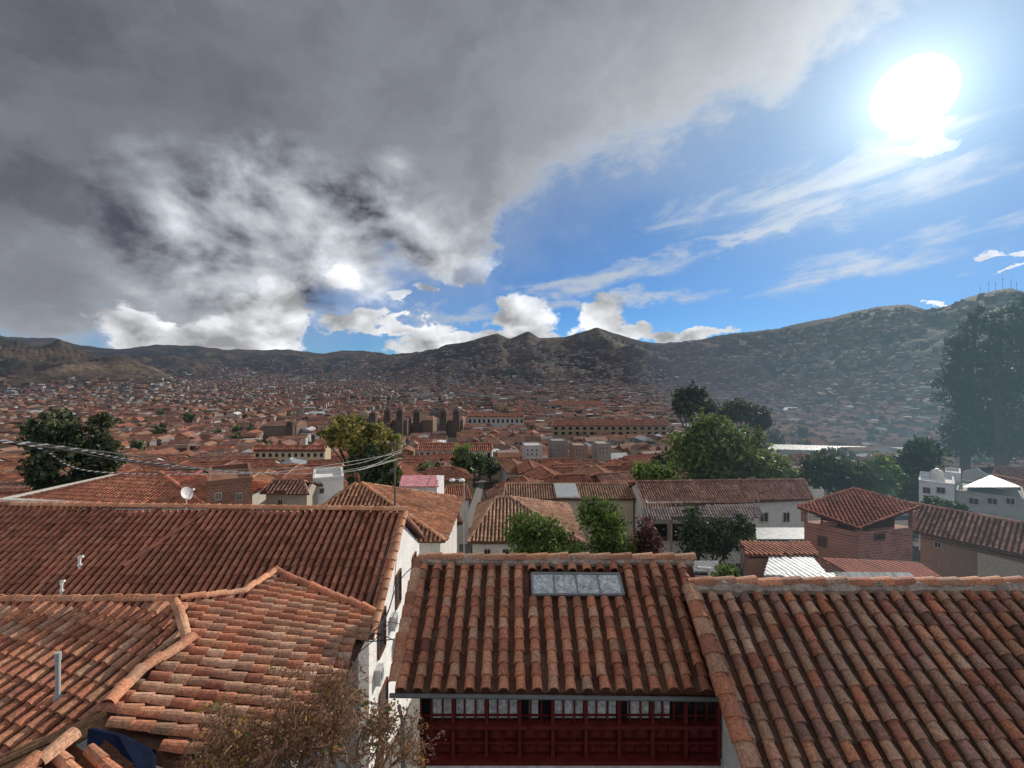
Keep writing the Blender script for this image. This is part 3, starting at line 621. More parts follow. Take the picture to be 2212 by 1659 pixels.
shed('shed with rust red sheet roof below the brick house',[(1775,1205),(1985,1208),(2085,1280),(1850,1240)],(.3,.2,.16),np.array([(.30,.07,.048),(.26,.065,.045)]),m_tile_mid,(26,26,23,24),.3)
shed('shed with small grey roof behind the white vent pipe',[(1495,1212),(1550,1212),(1556,1235),(1492,1235)],(.4,.3,.25),PAL_METAL*.4,m_tile_mid,(24,24,22,22))
shed('long low building with pale metal roof, nearest on the right hillside',[(1672,960),(1870,965),(1890,976),(1655,970)],(.4,.37,.33),PAL_METAL*1.0,m_metal,(262,262,250,250),1.5,12,name='long_shed',cat='building')
shed('long building with grey metal roof high among the hillside houses',[(1695,880),(1770,881),(1780,887),(1690,887)],(.5,.48,.45),PAL_METAL*.9,m_metal,(720,720,690,690),4.,20,name='long_shed',cat='building')
SPEC+= [(1640,1900,244,270),(1680,1800,680,730)]
block('white flat roofed house with several windows at the right edge',1985,2062,1042,60,7,(.74,.74,.74),wins=[(1995,2008,1052,1066),(2025,2040,1052,1066),(1998,2010,1080,1094),(2030,2044,1080,1094)])
block('small white rooftop room beside the water tank',2042,2075,1024,63,4,(.74,.74,.74))
rt,Q=block('low grey house with translucent pyramid canopy at the right edge',2066,2215,1064,58,8,(.42,.42,.4),wins=[(2095,2112,1075,1090),(2135,2152,1075,1090),(2175,2190,1075,1090)])
mb=MB(); ap=P(2140,1026,60); cs=[P(2080,1052,57),P(2205,1052,55),P(2195,1046,60),P(2092,1046,62)]
mb.add([ap]+cs,[[0,2,1],[0,3,2],[0,4,3],[0,1,4]],(.42,.46,.48)); mb.build('canopy',m_plain,rt)
house_px('white house with dark tiled roof cut by the right edge, upper one',[(2150,1008),(2330,1014),(2350,1042),(2140,1034)],16,.4,pal=PAL_DARK*1.2,wall=(.7,.7,.68))
tk=P(2024,1041,62); mb=MB(); mb.lathe((tk[0],62,tk[2]),[(0,0),(.75,0),(.75,1.3),(.55,1.55),(.2,1.7),(.2,1.8),(0,1.8)],(.65,.63,.58),16); tag(mb.build('water_tank',m_plain,loc=(tk[0],62,tk[2])),'cream water tank on the white flat roofed house','water tank')
for lb,a,b,t,Y,cc in (('grey unfinished concrete house with dark openings, left of three in mid town',1192,1226,954,205,(.27,.24,.22)),('brick and concrete house, middle of the three in mid town',1240,1270,964,190,(.30,.21,.17)),('pale concrete house, right of the three in mid town',1290,1320,960,200,(.34,.31,.28)),('white modern house between tiled roofs left of the three concrete houses',1134,1172,964,200,(.52,.50,.48))):
    h0=(b-a)/4.; block(lb,a,b,t,Y,9,cc,wins=[(a+4+k*h0,a+4+k*h0+4,t+6+9*r,t+11+9*r) for k in range(3) for r in range(2)],rot=.1)
    SPEC.append((a-10,b+10,Y-6,Y+14))

# ================================================================ SPECIAL OLD TOWN BUILDINGS
def long_building(label,px0,px1,pyr,pye,Y,wall,rows,pyb,pal=PAL_RED,nwin=12,arc=False):
    R1=P(px0,pyr,Y); drop=-R1[2]
    r,a,b,pl=house_px(label,[(px0,pyr),(px1,pyr),(px1+3,pye),(px0-3,pye)],drop,.45,wall=wall,pal=pal,sp=.9,ex=3,inset=.5,name='arcaded_building' if arc else 'colonial_building')
    ax=b-a; L=np.linalg.norm(ax[:2]); hh=(pyb-pye)/F*Y
    for k in range(rows):
        for i in range(nwin):
            c=a+ax*(i+.5)/nwin; c[2]=a[2]-hh*(k+.6)/rows
            w=MB(); u=ax/np.linalg.norm(ax)*L/nwin*.22; w.obox(c-np.array([0,.06,0]),u,(0,.04,0),(0,0,hh/rows*.27)); w.build('window',m_dark,r)
    SPEC.append((px0-12,px1+12,Y-5,Y+22)); 
long_building('long cream colonial building with two rows of arched windows left of the yellowing tree',548,700,963,975,190,(.5,.42,.3),2,1003,nwin=11)
long_building('long white building with arcaded gallery right of the yellowing tree',905,1062,958,972,215,(.6,.56,.5),1,990,nwin=12,arc=True)
long_building('long ochre building with many windows under a red roof, right of centre',1195,1440,907,919,380,(.33,.26,.17),2,940,pal=PAL_RED*.85,nwin=16,arc=True)
long_building('long white building with dark windows behind the twin church towers',1012,1130,893,901,470,(.5,.47,.43),1,915,nwin=12)
long_building('low grey stone hall with pale roof far to the right of the towers',1190,1300,866,875,800,(.34,.31,.28),1,884,nwin=8)
def church(label,towers,Y,pyb,pyt,nave,dome=None):
    x=(towers[0]-CX)/F*Y; root=thing('church',label,'church',(x,Y,float(gz(x,Y))))
    st=(.11,.08,.06)
    for t in towers:
        xc_=(t-CX)/F*Y; w=6.6/450*Y/2; zt=(HY-pyt)/F*Y; g0=float(gz(xc_,Y))-1; hb=zt-(HY-pyb)/F*Y
        mb=MB(); mb.box((xc_-w,Y-w,g0),(xc_+w,Y+w,zt-hb*.52),st); mb.box((xc_-w*1.12,Y-w*1.12,zt-hb*.52),(xc_+w*1.12,Y+w*1.12,zt-hb*.48),st)
        for sx in (-1,1):
            for sy in (-1,1): mb.box((xc_+sx*w*.62-w*.3,Y+sy*w*.62-w*.3,zt-hb*.48),(xc_+sx*w*.62+w*.3,Y+sy*w*.62+w*.3,zt-hb*.24),st)
            mb.box((xc_+sx*w*.8-w*.12,Y-w*.9,zt-hb*.24),(xc_+sx*w*.8+w*.12,Y-w*.66,zt-hb*.14),st)
        mb.box((xc_-w*.12,Y-w*.85,zt-hb*.48),(xc_+w*.12,Y+w*.85,zt-hb*.24),st); mb.box((xc_-w,Y-w,zt-hb*.24),(xc_+w,Y+w,zt-hb*.2),st)
        to=mb.build('tower',m_wallfar,root)
        d=MB(); d.lathe((xc_,Y,zt-hb*.2),[(w*.8,0),(w*.75,hb*.06),(w*.5,hb*.13),(w*.18,hb*.16),(w*.15,hb*.2),(0,hb*.23)],st,10); d.build('cupola',m_wallfar,to)
    x0,x1,pyn=nave; a=P(x0,pyn,Y+3); b=P(x1,pyn,Y+3); mb=MB(); mb.box((a[0],Y+3,float(gz(a[0],Y))-1),(b[0],Y+26,a[2]),(.2,.14,.10)); mb.build('wall',m_wallfar,root)
    mb=MB(); e=.6
    mb.add([(a[0]-e,Y+2.4,a[2]),(b[0]+e,Y+2.4,a[2]),(b[0]+e,Y+26.6,a[2]),(a[0]-e,Y+26.6,a[2]),(a[0]+2,Y+14,a[2]+3.2),(b[0]-2,Y+14,a[2]+3.2)],[[0,1,5,4],[2,3,4,5],[1,2,5],[3,0,4]],(.22,.11,.08)); mb.build('roof',m_rooffar,root)
    if dome:
        p=P(dome[0],dome[1],Y+14); r=dome[2]; mb=MB(); mb.lathe(p,[(r,-6),(r,0)]+[(r*math.cos(t),r*.9*math.sin(t)) for t in np.linspace(.1,1.45,7)]+[(r*.12,r*1.0),(r*.12,r*1.25),(0,r*1.35)],(.33,.25,.17),16); mb.build('dome',m_wallfar,root)
    SPEC.append((x0-10,x1+10,Y-70,Y+30))
church('dark stone church with two squat bell towers just right of the yellowing tree top',[838,864],430,930,878,(842,880,908),None)
church('brown stone church with twin bell towers, farthest right of the church towers',[958,986],430,928,880,(962,1000,908))
church('small brown church with single bell tower between the twin towered churches',[901],450,926,882,(904,935,908),(925,908,5))
church('low church with ochre dome behind the yellowing tree',[806],520,912,888,(770,812,904),(788,898,7.))
church('brown stone church with red roof and low tower left of the yellowing tree',[628],420,930,908,(565,640,920))
for i,(px,h) in enumerate(((2118,18),(2136,26),(2150,20),(2166,32),(2184,24),(2196,18))):
    Yh=float(np.interp(px,YR[:,0],YR[:,1])); x=(px-CX)/F*Yh; zb=float(gz(x,Yh)); mb=MB(); H_=h/F*Yh
    mb.tube([(x,Yh,zb-3),(x,Yh,zb+H_)],[.8,.3],(.2,.2,.2),4); mb.box((x-1.,Yh-1,zb+H_*.6),(x+1.,Yh+1,zb+H_*.66),(.25,.25,.25))
    tag(mb.build('antenna_mast',m_wallfar,loc=(x,Yh,zb)),'thin antenna mast on the hilltop, number %s from the left'%('one','two','three','four','five','six')[i],'antenna','antenna masts on the right hilltop')

# ================================================================ TREES
def crown(mb,ells,nc,nl,leaf,cols,spread=.2):
    C_=np.array([e[:3] for e in ells]); Rr=np.array([e[3:] for e in ells]); vol=Rr.prod(1); k=rng.choice(len(ells),nc,p=vol/vol.sum())
    d=rng.normal(size=(nc,3)); d/=np.linalg.norm(d,axis=1)[:,None]; rad=rng.random((nc,1))**.45
    cc=C_[k]+d*rad*Rr[k]*(.85+.3*rng.random((nc,1))); R_=Rr[k].mean(1)
    pts=np.repeat(cc,nl,0)+rng.normal(size=(nc*nl,3))*np.repeat(R_*spread,nl)[:,None]*np.array([1,1,.7])
    n=len(pts); a=rng.normal(size=(n,3)); a/=np.linalg.norm(a,axis=1)[:,None]; b=np.cross(a,rng.normal(size=(n,3))); b/=np.linalg.norm(b,axis=1)[:,None]
    sz=leaf*(.5+rng.random((n,1))); V=np.stack([pts-a*sz,pts+b*sz*.55,pts+a*sz,pts-b*sz*.55],1).reshape(-1,3)
    cols=np.array(cols); ci=cols[rng.integers(0,len(cols),nc)]*(.55+.9*rng.random((nc,1))); cv=np.repeat(ci,nl,0)*(.8+.4*rng.random((n,1)))
    mb.add(V,np.arange(n*4).reshape(-1,4),np.repeat(cv,4,0))
G_GREEN=[(.115,.175,.045),(.09,.14,.038),(.155,.22,.055)]; G_DARK=[(.055,.082,.038),(.072,.098,.045)]; G_YEL=[(.27,.25,.065),(.19,.20,.055),(.32,.26,.085)]; G_RED=[(.13,.05,.05),(.10,.055,.045)]
def tree(label,pyb,Y,ells,cols,nc=130,nl=26,leaf=.22,name='garden_tree',cat='tree',group=None,base_px=None,spread=.2):
    E=[]
    for (px,py,rx,ry) in ells: p=P(px,py,Y+rng.normal()*rx/F*Y*.2); E.append((p[0],p[1],p[2],rx/F*Y,rx/F*Y*.9,ry/F*Y))
    bx=base_px or ells[0][0]; x=(bx-CX)/F*Y; g0=float(gz(x,Y)); root=thing(name,label,cat,(x,Y,g0),group)
    tr=MB(); top=max(e[2] for e in E); hh=top-g0; r0=max(.08,hh*.022)
    for e in E:
        tip=np.array(e[:3]); b=np.array([x,Y,g0-.3]); fork=b+(tip-b)*np.array([.25,.25,.45]); p=cat_rom([b,fork,tip+np.array([0,0,e[5]*.3])],5)
        tr.tube(p,np.linspace(r0,r0*.15,len(p)),(1,1,1),7)
        for _ in range(4):
            t2=tip+rng.normal(size=3)*np.array(e[3:])*.5; tr.tube([fork+(tip-fork)*.4,t2],[r0*.3,r0*.08],(1,1,1),5)
    tr.build('trunk',m_bark,root)
    c=MB(); crown(c,E,nc,nl,leaf,cols,spread); c.build('crown',m_leaf,root); return root
tree('bushy green garden tree in front of the pale tan hipped roof',1210,30,[(1165,1160,58,50),(1130,1150,38,44),(1200,1185,48,32),(1240,1195,32,24)],G_GREEN,180,30,.13)
tree('loose bright green tree between the tan hipped roof and the arcade',1210,33,[(1305,1130,44,52),(1280,1105,28,34),(1320,1180,48,35)],G_GREEN,160,30,.14)
tree('slim reddish tree in front of the arcade of the dark tiled house',1210,34,[(1398,1170,28,45),(1380,1200,25,25)],G_RED,80,26,.14)
tree('dark dense tree in front of the arcade, left of the metal sheds',1210,32,[(1510,1150,40,52),(1560,1160,35,40),(1605,1145,22,35)],G_DARK,150,28,.15)
tree('small bright shrub behind the thin white vent pipe',1268,17,[(1565,1245,28,24)],G_GREEN,60,30,.07,name='shrub',cat='shrub')
tree('tall yellowing tree at the middle of the old town, left of the church towers',1050,75,[(752,925,42,30),(790,950,50,40),(835,965,28,38),(720,945,30,20)],G_YEL,170,26,.42,base_px=795,spread=.16)
tree('dark cypress beneath the yellowing tree',1075,70,[(800,1010,20,50),(835,1025,26,45),(760,1010,12,38)],G_DARK+[(.08,.12,.04)],110,26,.4,name='cypress_tree')
tree('dark grey-green tree at far left, left crown of the pair',1060,60,[(112,930,48,38),(110,985,48,45),(90,1030,35,30)],G_DARK+[(.11,.12,.06)],170,28,.34)
tree('dark grey-green tree at far left, right narrow crown of the pair',1060,63,[(218,930,26,38),(215,985,36,45),(190,1030,40,25)],G_DARK+[(.11,.12,.06)],140,28,.34)
tree('big light green tree behind the dark tiled house',1050,85,[(1530,930,50,38),(1490,965,45,40),(1590,965,60,45),(1640,1000,55,35),(1540,1005,90,30),(1690,1015,40,25)],G_GREEN,330,28,.45,base_px=1560)
tree('dark feathery tree standing above the big light green tree',960,170,[(1495,862,38,22),(1475,880,25,22),(1530,880,26,18)],G_DARK,110,24,.8)
tree('second dark tree right behind the big light green tree',960,165,[(1600,890,40,24),(1640,905,30,22)],G_DARK,90,24,.8)
tree('dark round tree left of the bright bushes before the hillside',1075,80,[(1790,1020,50,36),(1840,1030,45,34)],G_DARK+[(.08,.11,.04)],150,26,.42)
tree('bright green bushy tree below the hillside at right',1075,82,[(1915,1020,48,30),(1950,1045,40,26),(1880,1045,40,24)],[(.17,.25,.05),(.13,.20,.045)],170,26,.42)
tree('dark green tree below the eucalyptus, left of the white flat roofed house',1090,70,[(1965,1060,30,24),(1990,990,36,40)],G_DARK,90,26,.4)
EU=[(.055,.085,.06),(.07,.10,.065),(.04,.065,.045)]
tree('tall dark eucalyptus, left one at the right edge',1010,120,[(2085,750,30,60),(2070,840,38,56),(2095,930,52,60),(2056,785,16,32),(2108,690,20,40),(2110,850,40,50)],EU,330,24,.5,name='eucalyptus_tree',spread=.17)
tree('tall dark eucalyptus cut by the right edge',1010,112,[(2160,715,34,60),(2175,830,54,80),(2190,940,66,64),(2230,730,44,90),(2140,790,28,60)],EU,420,24,.5,name='eucalyptus_tree',spread=.17)
tree('low green bush on the terrace below the white flat roofed house',1120,50,[(2020,1090,30,16),(2060,1100,30,14)],G_DARK,60,26,.2,name='shrub',cat='shrub')
tree('round green tree between the tan roofed house and the big light green tree',1050,70,[(1400,1020,35,22),(1440,1030,26,18)],G_GREEN,90,26,.36)
root=thing('dry_bush','dry brown bush with tangled bare twigs beside the lane, bottom left of centre','shrub',P(640,1900,4.9))
tw=MB(); lf_pts=[]
def grow(p,d,L,r,lev):
    n=4; pts=[p]
    for i in range(n):
        d=d+np.array([random.gauss(0,.25),random.gauss(0,.25),random.gauss(0,.2)-.03*lev]); d/=np.linalg.norm(d); pts.append(pts[-1]+d*L/n)
    sh=.6+.7*random.random(); tw.tube(pts,np.linspace(r,r*.5,n+1),np.array((.24,.135,.08))*sh,4 if lev<2 else 3)
    if lev<4:
        for k in range(4):
            q=pts[random.choice((1,2,3,4))]; dd=d+np.array([random.gauss(0,.8),random.gauss(0,.8),random.gauss(0,.6)]); dd/=np.linalg.norm(dd); grow(q,dd,L*random.uniform(.5,.75),max(r*.6,.0034),lev+1)
    else: lf_pts.append(pts[-1])
for (px,py,L) in ((480,1720,.5),(520,1720,.55),(560,1700,.6),(600,1710,.62),(640,1700,.66),(690,1700,.74),(740,1690,.78),(790,1710,.66),(840,1710,.5),(590,1650,.45),(700,1610,.46),(770,1640,.46),(440,1710,.4),(650,1660,.5),(720,1650,.5),(540,1670,.45),(820,1660,.4),(480,1660,.36)):
    b=P(px,py,4.8+random.uniform(-.4,.4)); grow(b,np.array([random.gauss(0,.3),random.gauss(0,.3),1.]),L,.014,0)
tw.build('branches',m_twig,root)
lp=np.array(lf_pts); mb=MB()
for (sel,cols,sz) in ((rng.random(len(lp))<.5,[(.24,.12,.07),(.17,.085,.05),(.20,.125,.07)],.02),(rng.random(len(lp))<.03,[(.10,.15,.04),(.34,.20,.05)],.034)):
    q=np.repeat(lp[sel],3,0); q=q+rng.normal(0,.03,q.shape); n=len(q); a=rng.normal(size=(n,3)); a/=np.linalg.norm(a,axis=1)[:,None]; b=np.cross(a,rng.normal(size=(n,3))); b/=np.linalg.norm(b,axis=1)[:,None]
    V=np.stack([q-a*sz,q+b*sz*.5,q+a*sz,q-b*sz*.5],1).reshape(-1,3); mb.add(V,np.arange(n*4).reshape(-1,4),np.repeat(np.array(cols)[rng.integers(0,len(cols),n)],4,0))
mb.build('leaves',m_leaf,root)

# ================================================================ OLD TOWN: individual houses
WALLS=[('white',(.66,.64,.60)),('cream',(.50,.42,.32)),('whitewashed',(.72,.71,.69)),('ochre',(.42,.30,.17)),('brick',(.26,.13,.1)),('grey',(.34,.32,.30)),('pale',(.58,.54,.48))]
ROOFS=[('red tiled',PAL_RED*.85,.6),('orange tiled',PAL_ORG*.75,.15),('brown tiled',PAL_DARK*1.1,.22),('pale tin',PAL_METAL*.8,.03)]
def unit_box():
    me=bpy.data.meshes.new('window'); V=[(x,y,z) for z in (-.5,.5) for x,y in ((-.5,-.5),(.5,-.5),(.5,.5),(-.5,.5))]; me.from_pydata(V,[],BOXF); me.materials.append(m_glass); return me
wunit=unit_box()
def zone(px,Y):
    z=('near row','middle row','far row')[0 if Y<95 else 1 if Y<140 else 2]
    for lim,t in ((120,'at the left edge'),(300,'by the left tree pair'),(480,'right of the tree pair'),(690,'left of the yellowing tree'),(880,'by the yellowing tree'),(1010,'left of the street'),(1120,'right of the street'),(1260,'behind the tan roof'),(1420,'left of the big tree'),(1700,'by the big green tree'),(1900,'right of the big tree'),(2060,'left of the eucalyptus'),(9999,'below the eucalyptus')):
        if px<lim: return z+' '+t
def small_house(x,y,w,d,h,rot,wi,ri,hip):
    wn,wc=WALLS[wi]; rn,pal,_=ROOFS[ri]; g0=float(gz(x,y)); px=CX+x/y*F
    size='large' if w>15 else 'small' if w<10 else 'medium'
    root=thing('town_house','%s %s house, %s%s roof, %s'%(size,wn,'hipped ' if hip else '',rn,zone(px,y)),'house',(x,y,g0),'tiled houses of the old town',rot)
    m=MB(); c=np.array(wc)*(.8+.25*random.random()); m.box((-w/2,-d/2,-4),(w/2,d/2,h),c)
    rh=d/2*.42; e=.5
    if not hip:
        for s in (-1,1): m.add([(s*w/2,-d/2,h),(s*w/2,d/2,h),(s*w/2,0,h+rh-.1),(s*(w/2-.2),-d/2,h),(s*(w/2-.2),d/2,h),(s*(w/2-.2),0,h+rh-.1)],[[0,1,2],[5,4,3],[0,2,5,3],[1,4,5,2]],c)
    m.build('wall',m_plaster,root,local=True)
    m=MB(); hx=w/2+e-(d/2 if hip else 0); hx=max(hx,.3)
    E=[np.array(q,float) for q in ((-w/2-e,-d/2-e,h-.2),(w/2+e,-d/2-e,h-.2),(w/2+e,d/2+e,h-.2),(-w/2-e,d/2+e,h-.2))]; R1=np.array([-hx,0,h+rh]); R2=np.array([hx,0,h+rh])
    fs=[[R1,R2,E[1],E[0]],[R2,R1,E[3],E[2]]]+([[R2,E[2],E[1]],[R1,E[0],E[3]]] if hip else [])
    pj=pal*random.uniform(.75,1.15)
    for f in fs: tiles(m,plane_from(f),f,.42,1.6 if ri<3 else 30,pj,3,near=False,slab=.15,metal=ri==3)
    cap(m,R1,R2,.25,1.2,pal,3,rim=False)
    m.build('roof',m_metal if ri==3 else m_tile_mid,root,local=True)
    nw=max(1,int(w/3.2))
    for k in range(2 if h>5 else 1):
        for i in range(nw):
            if random.random()<.3: continue
            o=bpy.data.objects.new('window',wunit); COL.objects.link(o); o.parent=root
            o.location=(-w/2+(i+.5)*w/nw,-d/2-.0,h-1.6-2.7*k); o.scale=(1.0,.1,1.2)
rot=R_=math.radians(9); ca,sa=math.cos(rot),math.sin(rot); cnt=0
def in_spec(px,y): return any(a<px<b and c<y<d for a,b,c,d in SPEC)
def street_x(y): return np.interp(y,[q[1] for q in sc],[q[0] for q in sc])
cands=[]
for i in range(-60,60):
    for j in range(0,40):
        u=i*13.5+(j%2)*3; v=40+j*12.
        x=u*ca-v*sa; y=u*sa+v*ca
        if y<64 or y>215: continue
        px=CX+x/y*F
        if px<-60 or px>2290 or in_spec(px,y): continue
        if abs(x-street_x(y))<9 : continue
        if y<100 and px>1440 and px<2090: continue
        cands.append((x,y,px))
cands.sort(key=lambda c:c[1])
for x,y,px in cands:
    if cnt>=290 or random.random()<.04: continue
    w=random.uniform(9,18); d=random.uniform(7,10.5); h=random.choice((3.5,5.5,6,6.5)); ri=random.choices(range(4),[r[2] for r in ROOFS])[0]
    small_house(x+random.uniform(-1.5,1.5),y+random.uniform(-1.5,1.5),w,d,h,rot+random.choice((0,0,PI/2))+random.gauss(0,.07),random.randrange(7),ri,random.random()<.22); cnt+=1
ymax=max([c[1] for c in cands[:int(cnt/.96)]]+[150]); print('town houses',cnt,ymax)
# ================================================================ far houses (one mass)
allx=[];ally=[];allc=[]
for (ya,yb,cw,cd,keep) in ((min(ymax+6,215),520,12.5,10.5,.96),(520,1100,14,12,.95),(1100,2200,19,16,.9),(2200,4300,27,22,.85)):
    nu=int(yb*1.35/cw); U,Vv=np.meshgrid(np.arange(-nu,nu+1),np.arange(int(ya*.5/cd),int(yb*1.5/cd)))
    ok=((U%7)!=0)&((Vv%9)!=0); u=(U*cw).astype(float)[ok]; v=(Vv*cd).astype(float)[ok]
    u+=rng.uniform(-.22,.22,u.shape)*cw; v+=rng.uniform(-.25,.25,v.shape)*cd
    u+=20*(fbm(u/200.,v/200.,3)-.5)*2
    x=u*ca-v*sa; y=u*sa+v*ca; px=CX+x/np.maximum(y,1)*F
    s=(y>ya)&(y<=yb)&(px>-80)&(px<2300)&(rng.random(u.shape)<keep)
    allx.append(x[s]); ally.append(y[s]); allc.append(np.full(s.sum(),cw))
x=np.concatenate(allx); y=np.concatenate(ally); cw=np.concatenate(allc); px=CX+x/y*F
g=gz(x,y); Hh=g-z0(y)
dens=fbm(x/300.+40,y/300.+11,4)
yr=np.interp(px,YR[:,0],YR[:,1]); lim=np.where(px>1500,320.,np.where(px<450,60,250))
pr=np.clip(1.25-Hh/lim-(dens-.5)*-2.6*np.clip(Hh/30,0,1),0,1); pr=np.where(Hh<6,1,pr); pr=np.where(y>yr-120,0,pr); pr=np.where(Hh>8,pr*.9,pr)
s=rng.random(x.shape)<pr
for a,b,c_,d_ in SPEC: s&=~((px>a)&(px<b)&(y>c_)&(y<d_))
x,y,cw,px,g,Hh=[q[s] for q in (x,y,cw,px,g,Hh)]; n=len(x); print('far houses',n)
w=cw*rng.uniform(.55,1.3,n)/2; d=cw*rng.uniform(.4,.75,n)/2; outer=y+rng.normal(0,150,n)>1000
h=np.where(outer,rng.uniform(4,12,n),rng.uniform(4,8,n)); flat=rng.random(n)<np.where(outer,.65,.12)
h=np.where(Hh>20,rng.uniform(3,8,n),h)
rh=np.where(flat,.15,d*.5); ro=rot+rng.normal(0,.1,n)+np.where(rng.random(n)<.35,PI/2,0)+np.where(Hh>15,rng.uniform(-1,1,n),0)
c_,s_=np.cos(ro),np.sin(ro)
def place(lx,ly,lz): return np.stack([x+lx*c_-ly*s_,y+lx*s_+ly*c_,lz],-1)
vs=[]
for sx,sy in ((-1,-1),(1,-1),(1,1),(-1,1)): vs.append(place(sx*w,sy*d,g-3))
for sx,sy in ((-1,-1),(1,-1),(1,1),(-1,1)): vs.append(place(sx*w,sy*d,g+h))
for sx,sy in ((-1,-1),(1,-1),(1,1),(-1,1)): vs.append(place(sx*(w+.4),sy*(d+.4),g+h-.1))
vs.append(place(-w-.3,0*d,g+h+rh)); vs.append(place(w+.3,0*d,g+h+rh))
V=np.stack(vs,1)
dim=np.interp(y,[200,600,1500,3500],[.85,.68,.55,.5])[:,None]  # cloud shade over the far town painted into house colours, deeper with distance
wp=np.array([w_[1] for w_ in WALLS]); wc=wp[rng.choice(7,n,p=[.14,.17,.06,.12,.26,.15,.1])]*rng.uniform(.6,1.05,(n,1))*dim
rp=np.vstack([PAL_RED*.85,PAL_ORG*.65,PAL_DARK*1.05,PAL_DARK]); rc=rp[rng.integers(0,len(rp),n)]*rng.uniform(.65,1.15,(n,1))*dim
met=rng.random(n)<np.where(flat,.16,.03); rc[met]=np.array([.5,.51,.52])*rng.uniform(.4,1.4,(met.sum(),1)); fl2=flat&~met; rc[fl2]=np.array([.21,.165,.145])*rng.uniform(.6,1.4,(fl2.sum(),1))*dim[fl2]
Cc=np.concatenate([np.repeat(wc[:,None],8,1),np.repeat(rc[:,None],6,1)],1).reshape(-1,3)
o14=(np.arange(n)*14)[:,None,None]
q=np.array([[0,1,5,4],[1,2,6,5],[2,3,7,6],[3,0,4,7],[8,9,13,12],[10,11,12,13]])[None]+o14
t=np.array([[9,10,13],[11,8,12]])[None]+o14
FF=q.reshape(-1,4).tolist()+t.reshape(-1,3).tolist(); Vall=V.reshape(-1,3); base_n=len(Vall)
k=np.where(y<1000)[0]; WV=[]
face=np.where(np.cos(ro[k])>.5,0,1)
for zi in (1.6,4.2):
    for f_ in (-.66,-.22,.22,.66):
        m=(rng.random(len(k))<.8)&(h[k]>zi+1.0); kk=k[m]; fc=face[m]
        def pl2(a,zz):
            lx=np.where(fc==0,f_*w[kk]+a,-(w[kk]+.06)); ly=np.where(fc==0,-(d[kk]+.06),f_*d[kk]+a)
            return np.stack([x[kk]+lx*c_[kk]-ly*s_[kk],y[kk]+lx*s_[kk]+ly*c_[kk],g[kk]+h[kk]-zi+zz],-1)
        WV.append(np.stack([pl2(-.5,-.7),pl2(.5,-.7),pl2(.5,.6),pl2(-.5,.6)],1).reshape(-1,3))
WV=np.vstack(WV); FF+=(np.arange(len(WV)).reshape(-1,4)+base_n).tolist()
Vall=np.vstack([Vall,WV]); Cc=np.vstack([Cc,np.full((len(WV),3),.03)])
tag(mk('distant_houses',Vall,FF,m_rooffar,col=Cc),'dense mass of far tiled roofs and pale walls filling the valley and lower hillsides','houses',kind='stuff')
protos=[]
for v in range(4):
    c=MB(); crown(c,[(0,0,6,2.6,2.6,3.2),(1.5,0,4.5,2,2,2.2),(-1.2,.5,4.8,2,2,2)],36,16,.55,G_DARK+G_GREEN[:1],.22); tr=MB(); tr.tube([(0,0,-1),(.1,0,3),(0,.1,6)],[.35,.25,.1])
    co=c.build('crown',m_leaf,None,local=True); to=tr.build('trunk',m_bark,None,local=True); protos.append((co,to))
used=[False]*4
trees=0
for _ in range(1500):
    if trees>=170: break
    Y=float(np.exp(rng.uniform(math.log(140),math.log(1300)))); pxx=float(rng.uniform(-20,2230)); xx=(pxx-CX)/F*Y
    if in_spec(pxx,Y) or in_spec(pxx,Y+20) or (Y<330 and 1100<pxx<1400): continue
    if fbm(np.array([xx/90.]),np.array([Y/90.]),3)[0]<.5 and pxx<1450: continue
    v=trees%4; root=thing('town_tree','dark green tree among the roofs, %s'%('at left of the old town' if pxx<700 else 'near the church towers' if pxx<1050 else 'in the middle of the old town' if pxx<1450 else 'on the right hillside'),'tree',(xx,Y,float(gz(xx,Y))),'scattered trees of the old town',float(rng.uniform(0,6)))
    k=float(rng.uniform(.8,1.5)); root.scale=(k,k,k*float(rng.uniform(.9,1.3)))
    for p in protos[v]:
        if not used[v]: o=p
        else: o=p.copy(); COL.objects.link(o)
        o.parent=root
    used[v]=True; trees+=1

# ================================================================ WORLD
SUNPX=(1972,205); u=(SUNPX[0]-CX)/F; v=(HY-SUNPX[1])/F; sd=np.array([u,1,v]); sd/=np.linalg.norm(sd); saz=math.atan2(sd[0],sd[1]); sel=math.asin(sd[2])
W=bpy.data.worlds.new("World"); S.world=W; W.use_nodes=True; nt=W.node_tree; nt.nodes.clear(); M,SS,NZ,XYZ,MX=nodes(nt)
tc=nt.nodes.new('ShaderNodeTexCoord'); vn=nt.nodes.new('ShaderNodeVectorMath'); vn.operation='NORMALIZE'; nt.links.new(tc.outputs['Generated'],vn.inputs[0]); dirv=vn.outputs[0]
sp=nt.nodes.new('ShaderNodeSeparateXYZ'); nt.links.new(dirv,sp.inputs[0]); dx_,dy_,dz_=sp.outputs
AZ=M('ARCTAN2',dx_,dy_); ELV=M('ARCSINE',dz_)
pv=XYZ(AZ,M('MULTIPLY',ELV,1.35)); pv2=XYZ(M('ADD',AZ,.035),M('ADD',M('MULTIPLY',ELV,1.35),.045)); pv3=XYZ(M('ADD',AZ,5.3),M('MULTIPLY',ELV,1.6),2.2)
wa=NZ(pv,9.,6,.6); wb_=NZ(pv3,9.,6,.6)
AW=M('ADD',AZ,M('MULTIPLY',M('SUBTRACT',wa,.5),.20)); EW=M('ADD',ELV,M('MULTIPLY',M('SUBTRACT',wb_,.5),.14))
def ae(px,py): u=(px-CX)/F; v=(HY-py)/F; return math.atan(u),math.atan2(v,math.sqrt(1+u*u))
